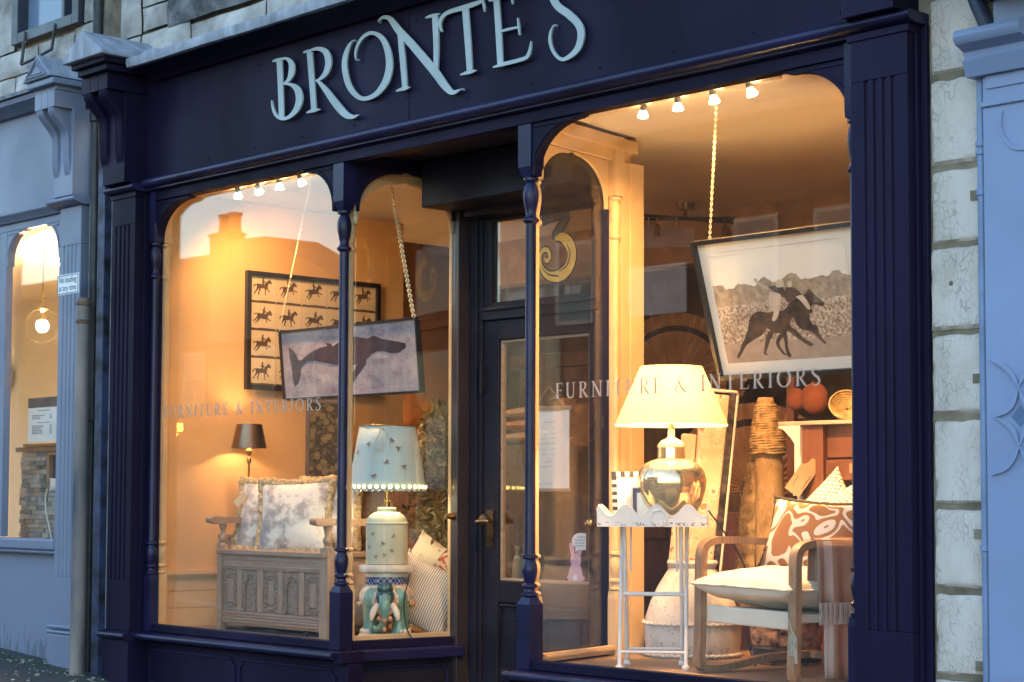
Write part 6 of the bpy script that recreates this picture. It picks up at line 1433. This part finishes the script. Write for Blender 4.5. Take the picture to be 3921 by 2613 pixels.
for i in range(110):
    q = random.random(); b_ = Vector((-.085-.03-.06*q-.04*math.sin(q*PI), -.055, .99-q*.85)); mb.tube([b_, b_+Vector((random.uniform(-.03, .0), random.uniform(-.01, .01), -random.uniform(.02, .05))), b_+Vector((random.uniform(-.035, .01), 0, -random.uniform(.05, .09)))], .003, 4)
obj('fringe', mb, JUTEC, jr, kind='stuff')
bk = thing('bark_pot', 'bark textured brown pot with dark base under the armchair', 'pot', (3.98, 1.02, FZ))
mb = MB().lathe([(.15, 0), (.16, .01), (.16, .075), (.155, .085), (.165, .09), (.175, .2), (.18, .32), (.17, .33), (.155, .30)], 0, 0, 32); obj('vessel', mb, mat('flaky_bark', (.38, .20, .11), .9, var=.6, vs=22, bump=1, bs=30, dist=.02), bk, smooth=40)
mb = MB().lathe([(.162, .012), (.162, .074)], 0, 0, 32, caps=False); obj('base_band', mb, mat('black_base_band', (.02, .02, .024), .5), bk)
fx = thing('black_flex', 'black lamp flex trailing behind the armchair', 'cable'); mb = MB().tube(smooth3([(3.86, .60, 1.0), (3.92, .78, .75), (3.90, .82, .52), (3.93, .80, .38), (4.02, .74, .292)], 5), .004, 5); obj('flex', mb, INK, fx)

# ------------------------------------------------------------------ armchair
ac = thing('ash_armchair', 'low armchair with bent weathered wood frame and cream seat', 'armchair', (4.36, .30, FZ), math.radians(-15))
CWd, AH, DP = .74, .585, .62
def side_frame(x):
    pts = smooth3([(x, .56, .40), (x, .42, AH-.03), (x, .30, AH-.008), (x, .12, AH), (x, .03, AH-.004), (x, -.015, AH-.03), (x, -.028, AH-.08), (x, -.03, .40), (x, -.035, .18), (x, -.04, .06), (x, -.03, .028), (x, .0, .018), (x, .10, .020), (x, .35, .055), (x, .62, .060)], 4)
    mb = MB(); n = len(pts); vs = []; fs = []
    for i, p in enumerate(pts):
        a = Vector(pts[min(i+1, n-1)])-Vector(pts[max(i-1, 0)]); a.normalize(); nn = Vector((0, -a.z, a.y)); p = Vector(p); hw, ht = .026, .016
        for s_, q in ((-1, -1), (1, -1), (1, 1), (-1, 1)): vs.append(p+Vector((s_*hw, 0, 0))+nn*q*ht)
    for i in range(n-1):
        for k in range(4): fs.append((4*i+k, 4*i+(k+1) % 4, 4*i+4+(k+1) % 4, 4*i+4+k))
    fs += [(3, 2, 1, 0), (4*n-4, 4*n-3, 4*n-2, 4*n-1)]
    return mb.add(vs, fs)
obj('side_frame', side_frame(-CWd/2+.026), ASHW, ac, smooth=40, bevel=.004); obj('side_frame', side_frame(CWd/2-.026), ASHW, ac, smooth=40, bevel=.004)
mb = MB().box(-CWd/2+.053, CWd/2-.053, -.018, .012, .225, .300); obj('seat_rail', mb, LINEN, ac, bevel=.008)
mb = MB().box(-CWd/2+.053, CWd/2-.053, .0125, .56, .255, .290); obj('seat_base', mb, LINEN, ac, bevel=.006)
mb = MB().box(-CWd/2+.053, CWd/2-.053, .55, .575, .045, .075); obj('floor_stretcher', mb, ASHW, ac, bevel=.004)
mb = MB().add([(-.30, .52, .30), (.30, .52, .30), (.30, .66, .80), (-.30, .66, .80), (-.30, .56, .30), (.30, .56, .30), (.30, .70, .80), (-.30, .70, .80)], [(0,1,2,3),(4,5,6,7),(0,1,5,4),(2,3,7,6),(1,2,6,5),(0,3,7,4)]); obj('backrest', mb, stripes('cream_green_stripe', (.50, .40, .22), (.16, .12, .05), 22, ratio=.78), ac, bevel=.02)
sc_ = cushion('seat_cushion', 'plump cream linen seat cushion on the armchair', .70, .64, .18, ac.matrix_world, LINEN, None, None, 4, wr=.02, c=.03, p=.32)
sc_.matrix_world = T(4.36, .30, FZ) @ RZ(math.radians(-15)) @ T(-.01, .255, .385) @ RX(-.03)
mb = MB(); n = 80; pts = []
for k in range(n):
    q = k/n*4; s = int(q); u = (q-s)*2-1; a, b = ((u, -1), (1, u), (-u, 1), (-1, -u))[s]
    pts.append((.35*a*(1-.03*(1-b*b))*1.01, .32*b*(1-.03*(1-a*a))*1.01, .006*noise.noise(Vector((k*.5, 1, 1)))))
mb.tube(pts, .006, 6, closed=True); obj('piping', mb, LINEN, sc_, smooth=60)
def squiggle():
    m, t, b, o = nodes('orange_squiggle_weave'); v = coords(t); n = N(t, 'ShaderNodeTexNoise'); n.inputs['Scale'].default_value = 8.0; n.inputs['Detail'].default_value = 0; n.inputs['Distortion'].default_value = .5; t.links.new(v, n.inputs['Vector'])
    f = mathn(t, 'MAXIMUM', mathn(t, 'LESS_THAN', mathn(t, 'ABSOLUTE', mathn(t, 'SUBTRACT', n.outputs[0], .43)), .036), mathn(t, 'LESS_THAN', mathn(t, 'ABSOLUTE', mathn(t, 'SUBTRACT', n.outputs[0], .60)), .036))
    w = noi(t, coords(t, (1, 30, 1)), 60, 2)
    t.links.new(mix(t, f, (.34, .135, .045), (.72, .60, .48)), b.inputs['Base Color']); b.inputs['Roughness'].default_value = .95; bumpn(t, b, mathn(t, 'ADD', w, f), .4, .004); return m
cM = T(4.36, .30, FZ) @ RZ(math.radians(-15))
oc = cushion('squiggle_cushion', 'burnt orange cushion with white squiggle pattern on the armchair', .56, .33, .16, T(4.385, .695, .885) @ RZ(-.10) @ RX(PI/2-.30) @ RZ(-.05), squiggle(), None, None, 7)
mb = MB(); fringe(mb, .57, .34, Matrix.Identity(4), .008); obj('dark_edging', mb, mat('black_piping', (.05, .04, .035), .9), oc, smooth=60)
def lattice():
    m, t, b, o = nodes('diamond_lattice_print'); v = coords(t, (1, 1, 1), (0, 0, PI/4)); sp_ = N(t, 'ShaderNodeSeparateXYZ'); t.links.new(v, sp_.inputs[0])
    fx_ = mathn(t, 'ABSOLUTE', mathn(t, 'SUBTRACT', mathn(t, 'FRACT', mathn(t, 'MULTIPLY', sp_.outputs['X'], 28)), .5)); fy_ = mathn(t, 'ABSOLUTE', mathn(t, 'SUBTRACT', mathn(t, 'FRACT', mathn(t, 'MULTIPLY', sp_.outputs['Y'], 28)), .5))
    mx = mathn(t, 'MAXIMUM', fx_, fy_); ring = mathn(t, 'MULTIPLY', mathn(t, 'GREATER_THAN', mx, .20), mathn(t, 'LESS_THAN', mx, .36)); gap = mathn(t, 'GREATER_THAN', mathn(t, 'MINIMUM', fx_, fy_), .03)
    t.links.new(mix(t, mathn(t, 'MULTIPLY', ring, gap), (.72, .62, .48), (.10, .075, .06)), b.inputs['Base Color']); b.inputs['Roughness'].default_value = .95; return m
LAT = lattice()
cushion('lattice_cushion', 'cream cushion with small black diamond pattern, left of the pair behind the armchair', .42, .42, .14, T(4.31, .88, .915) @ RZ(-.15) @ RX(PI/2-.22) @ RZ(.72), LAT, None, 'lattice cushions on the armchair', 9)
cushion('lattice_cushion', 'cream cushion with small black diamond pattern, right of the pair at the window edge', .44, .44, .14, T(4.53, .80, .925) @ RZ(-.2) @ RX(PI/2-.24) @ RZ(.42), LAT, None, 'lattice cushions on the armchair', 10)
bc = cushion('tan_cushion', 'plain tan cushion tucked low at the back left of the armchair', .40, .36, .13, cM @ T(-.18, .46, .46) @ RX(PI/2-.5) @ RZ(.9), mat('tan_cotton', (.42, .30, .13), .9), None, None, 11)
th = thing('fringed_throw', 'pink brown fringed throw folded over the right arm of the armchair', 'throw', (4.36, .30, FZ), math.radians(-15))
def throwm():
    m, t, b, o = nodes('striped_throw_weave'); v = coords(t); sp_ = N(t, 'ShaderNodeSeparateXYZ'); t.links.new(v, sp_.inputs[0]); y = sp_.outputs['Y']
    c = ramp(t, mathn(t, 'MULTIPLY', y, 3.0), [(.12, (.46, .38, .35)), (.17, (.30, .19, .13)), (.27, (.30, .19, .13)), (.29, (.46, .38, .35)), (.40, (.46, .38, .35)), (.42, (.31, .18, .115)), (.9, (.31, .18, .115))]); t.links.new(c, b.inputs['Base Color']); b.inputs['Roughness'].default_value = .95; bumpn(t, b, noi(t, coords(t, (1, 1, .2)), 120, 3), .5, .004); return m
THROW = throwm(); ax = CWd/2-.026
def drape(y0, y1, prof, seed, nm='cloth'):
    mb = MB(); vs = []; fs = []; nj = 26
    for i, (dx, dz) in enumerate(prof):
        for j in range(nj+1):
            q = j/nj; y = y0+(y1-y0)*q; fold = .008*math.sin(q*22+seed)+.006*noise.noise(Vector((q*5, i*.35, seed)))
            s = 1 if dx > 0 else -1; k = min(1, abs(dz)*4)
            vs.append((ax+dx+s*fold*k, y+.006*noise.noise(Vector((i*.4, q*3, seed+3)))*k, AH+.019+dz))
    for i in range(len(prof)-1):
        for j in range(nj): a = i*(nj+1)+j; fs.append((a, a+1, a+nj+2, a+nj+1))
    mb.add(vs, fs); o = obj(nm, mb, THROW, th, smooth=60); so = o.modifiers.new('thick', 'SOLIDIFY'); so.thickness = .005; return o
up_ = [(-.034, -.25), (-.033, -.15), (-.031, -.06), (-.026, -.01), (-.012, .004), (.012, .004), (.028, -.008), (.034, -.05), (.036, -.12), (.038, -.20), (.040, -.262)]
drape(.06, .36, up_, 1)
lo = [(.030, -.02), (.032, -.15), (.033, -.30), (.034, -.42), (.036, -.52), (.038, -.575)]
drape(.10, .40, lo, 4, 'under_layer')
mb = MB(); random.seed(8)
for i in range(75):
    y = .062+.295*i/74; x = ax+.041+.004*math.sin(i); mb.tube([(x, y, AH+.019-.262), (x+random.uniform(-.004, .006), y+random.uniform(-.006, .006), AH-.29), (x+random.uniform(-.006, .008), y+random.uniform(-.010, .010), AH-.333)], .0025, 4)
obj('fringe', mb, mat('pale_fringe', (.52, .40, .34), .95), th, kind='stuff')
pg = thing('price_tag', 'cream price tag with handwriting tied to the right leg of the armchair', 'price tag', (4.36, .30, FZ), math.radians(-15))
tf = lambda u, v, d: (ax-.005+u, -.052-d, .215+v-.005)
mb = MB().prism([(-.012, -.115), (.048, -.113), (.046, -.005), (.030, .012), (.010, .012), (-.012, -.01)], tf, .0, .0015); obj('card', mb, mat('cream_tag_card', (.42, .38, .28), .8), pg)
mb = MB().tube([tf(.02, .005, .001), tf(.0, .05, .004), tf(-.022, .08, .002)], .0014, 4); obj('string', mb, LINEN, pg)
pfn_old = pfn; pfn = lambda u, v, d: tf(.046-v, -.01-u, .0018+d-.0044); mb = MB(); random.seed(5)
scribble(.01, .09, .046, .008, .0022); scribble(.01, .09, .030, .008, .0022); scribble(.012, .045, .008, .012, .0026); obj('handwriting', mb, INK, pg); pfn = pfn_old

# ------------------------------------------------------------------ dresser and shelf things behind
dz = thing('painted_dresser', 'brown backed dresser with white painted moulded front edge behind the armchair', 'dresser', (3.80, 1.34, FZ))
mb = MB().box(.03, .155, .0, .45, 0, 1.13); obj('side_panel', mb, REDWOOD, dz, bevel=.003)
mb = MB().box(.156, 1.5, .06, .45, 0, 1.13); obj('back_board', mb, REDWOOD, dz)
mb = MB().box(.156, 1.5, .02, .0595, .86, .96).box(.156, 1.5, .03, .0595, .97, 1.13); obj('cross_rail', mb, mat('brown_stain', (.19, .07, .035), .5, var=.3, vs=4), dz, bevel=.003)
mb = MB().box(.17, .42, .05, .0598, .838, .850).box(.52, .9, .05, .0598, .838, .850); obj('slot_shade_strip', mb, INK, dz)  # ink dark strips paint the shade of slots between the boards
mb = MB().box(.156, 1.5, .045, .0598, .0, .835); obj('lower_board', mb, mat('dark_stained_board', (.085, .030, .022), .5), dz)
mb = MB().sy([(.03, 1.11), (.03, .98), (-.005, 1.04), (-.03, 1.07), (-.075, 1.11), (-.105, 1.118), (-.105, 1.13), (.03, 1.13)], -.02, .45); obj('cornice', mb, WHITEPAINT, dz, bevel=.003)
mb = MB().box(-.012, .0295, -.012, .45, .84, 1.04).box(-.03, .0295, -.025, .45, .80, .839).box(-.018, .0295, -.018, .45, .785, .7995).box(.002, .0295, -.008, .45, 0, .784).ball((-.0, -.01, .64), .012, 8); obj('front_edge', mb, WHITEPAINT, dz, bevel=.003)
mb = MB().box(-.105, 1.5, -.02, .46, 1.1305, 1.15); obj('top_board', mb, mat('pale_top_board', (.50, .42, .34), .5), dz, bevel=.003)
mb = MB().box(.30, .42, .015, .0195, .895, .94); obj('paper_label', mb, KRAFT, dz)
dt = thing('brown_price_tag', 'brown card price tag with handwriting hanging on the white dresser edge', 'price tag', (3.855, 1.30, FZ+.87))
dM = RZ(.6) @ RY(.62)
mb = MB().prism([(-.042, -.085), (.042, -.085), (.042, .055), (.02, .078), (-.02, .078), (-.042, .055)], lambda u, v, d: (u, d, v), -.0015, 0, dM); obj('card', mb, KRAFT, dt)
mb = MB().prism([(-.03, .02), (.04, .06), (.055, .13), (-.015, .11)], lambda u, v, d: (u, d+.004, v), -.0015, 0, dM); obj('back_card', mb, KRAFT, dt)
pfn = lambda u, v, d: tuple(dM @ Vector((v-.02, -.002-d+.0044, .05-u))); mb = MB(); scribble(.01, .10, .05, .010, .003); scribble(.05, .10, .0, .014, .003); obj('handwriting', mb, INK, dt); pfn = pfn_old
ba = thing('straw_basket', 'shallow coiled straw basket tipped up on top of the dresser', 'basket', (4.02, 1.45, FZ+1.15))
mb = MB()
for i in range(9): r = .012+i*.0095; mb.tube([(r*math.cos(2*PI*k/28), r*math.sin(2*PI*k/28), .0+.0006*i*i) for k in range(28)], .0058, 6, closed=True)
bo = obj('coiled_straw', mb, mat('straw_coil', (.52, .38, .18), .9, var=.3, vs=25), ba, smooth=60); bo.matrix_local = T(0, 0, .055) @ RZ(.7) @ RX(.95)
for x, y, r, lab in ((3.435, 1.80, .060, 'rust felt ball, smaller and left of the two behind the dresser'), (3.555, 1.80, .085, 'rust felt disc, larger and right of the two behind the dresser')):
    b = thing('rust_ball', lab, 'ornament', (x, y, 1.575), 0, 'rust ornaments behind the dresser'); mb = MB().ball((0, 0, 0), r, 20, sy=.5); obj('felt_ball', mb, mat('rust_felt', (.26, .07, .025), .95, var=.2), b, smooth=60)
shf = thing('dark_bookcase', 'dark wooden bookcase standing in the shadows behind the dresser', 'bookcase', (3.3, 1.92, -.12))
mb = MB().box(0, 1.6, 0, .35, 0, 1.60); obj('carcass', mb, DARKWOOD, shf, bevel=.006)
mb = MB().box(.0, .05, -.03, -.001, .0, 2.3).box(.82, .86, -.03, -.001, 1.601, 2.0); obj('upright', mb, REDWOOD, shf)
cbx = thing('panelled_cupboard', 'brown panelled cupboard seen between the tray table legs', 'cupboard', (2.55, 1.95, -.12))
mb = MB().box(0, .62, 0, .4, 0, 1.2); obj('carcass', mb, DARKWOOD, cbx, bevel=.006); mb = MB().box(.06, .56, -.02, -.001, .1, 1.1).box(.12, .50, -.03, -.0205, .2, 1.0); obj('door', mb, REDWOOD, cbx, bevel=.006)
# paper fans
def fan(loc, R, rz, label, a0, a1):
    f = thing('paper_fan', label, 'fan', loc, rz, 'giant paper fans'); n = 44
    for nm, r0, r1, m_ in (('fan_leaf', .16*R, .74*R, 'fan_tan'), ('fan_band', .742*R, .818*R, 'fan_dark'), ('fan_rim', .82*R, R, 'fan_tan')):
        vs = []; fs = []
        for i in range(n+1):
            a = a0+(a1-a0)*i/n; y = .018 if i % 2 else -.018
            for r in (r0, r1): vs.append((r*math.cos(a), y*r/R, r*math.sin(a)))
        for i in range(n): fs.append((2*i, 2*i+1, 2*i+3, 2*i+2))
        mm = bpy.data.materials.get(m_) or mat(m_, (.34, .16, .065) if m_ == 'fan_tan' else (.03, .018, .014), .8, var=.15)
        obj(nm, MB().add(vs, fs), mm, f)
    mb = MB().lathe([(.17*R, -.01), (.17*R, .01)], 0, 0, 16, RX(PI/2)); obj('fan_hub', mb, DARKWOOD, f)
fan((1.86, 2.62, 1.76), .44, .45, 'giant pleated tan paper fan with dark band behind the cream lamp', -.2, PI+.2)
fan((2.75, 2.3, 1.10), .50, .55, 'second giant pleated paper fan, lower and in shadow right of the cream lamp', -.1, PI+.1)
# hanging ceiling light
hl = thing('bar_ceiling_light', 'unlit dark ceiling light with crossed bars and hanging heads in the shop', 'ceiling light', (1.95, 2.62, 2.87))
mb = MB().lathe([(.06, -.04), (.062, -.002)], 0, 0, 20).tube([(0, 0, -.04), (0, 0, -.085)], .012, 8); obj('canopy', mb, BRONZE, hl, smooth=40)
mb = MB().box(-.30, .30, -.010, .010, -.105, -.087, RZ(.75)).box(-.30, .34, -.010, .010, -.104, -.086, RZ(1.25)); obj('cross_bar', mb, SHADOWPAINT, hl)
for x, a in ((-.27, .75), (.24, .75), (.31, 1.25), (-.2, 1.25)):
    mb = MB().tube([(x, 0, -.10), (x, 0, -.14)], .004, 5, M=RZ(a)).lathe([(.014, -.225), (.02, -.22), (.016, -.15), (.008, -.14)], 0, 0, 12, RZ(a) @ T(x, 0, 0)); obj('lamp_head', mb, BRASS, hl, smooth=40)
ps = thing('hanging_shop_sign', 'pale rounded hanging board below the bar ceiling light', 'sign', (1.90, 2.50, 2.66), .75)
mb = MB().sy([(-.16, -.05), (-.14, -.07), (.14, -.07), (.17, -.04), (.17, .05), (-.15, .055), (-.165, .03)], -.01, .01); obj('board', mb, mat('pale_lilac_board', (.42, .38, .46), .6), ps)
mb = MB().tube([(-.11, 0, .055), (-.11, 0, .115)], .003, 5).tube([(.06, 0, .055), (.06, 0, .115)], .003, 5); obj('string', mb, LINEN, ps)
for x, y, cx in ((.25, 0, 0),):
    pass

# small rain and dust streaks catching the lamp light on the right pane
random.seed(77); mb = MB()
for i in range(60):
    x = random.uniform(3.45, 4.6); z = random.uniform(.95, 1.95); h = random.uniform(.004, .016); w = random.uniform(.0005, .0011)
    for k in range(random.choice((1, 1, 2, 3))):
        zz = z-k*h*1.3; mb.add([(x-w, .0611, zz), (x+w, .0611, zz), (x+w*.6, .0611, zz-h), (x-w*.6, .0611, zz-h)], [(0, 1, 2, 3)])
tag(obj('glass_streaks', mb, shade_mat('dried_streak', (.34, .28, .22), .5), kind='stuff'), 'tiny dried rain streaks on the window around the cream lamp', 'streaks')
pt = thing('orange_pot', 'orange red rounded pot standing in front of the blue shop at the bottom corner', 'pot', (6.09, -.42, ground_z(6.09)-.035))
mb = MB().lathe([(.13, 0), (.15, .3), (.16, .78), (.155, .83), (.13, .865), (.07, .885), (.0005, .89)], 0, 0, 28); obj('pot_body', mb, mat('orange_red_glaze', (.62, .07, .035), .4, var=.1), pt, smooth=40)
al = thing('amber_beacon', 'amber lit beacon lamp across the street, mirrored in the left shop window', 'lamp', (-35.8, -23.2, 3.0))
mb = MB().box(-.45, .1, -.1, .1, -.02, .16).box(.12, .5, -.1, .1, -.10, .10).ball((.2, 0, -.2), .12, 8); obj('amber_lens', mb, emis('amber_light', (1, .34, .02), 16), al)
mb = MB().tube([(0, 0, -.2), (0, 0, -3.4)], .05, 6); obj('lamp_post', mb, BLACKPIPE, al)
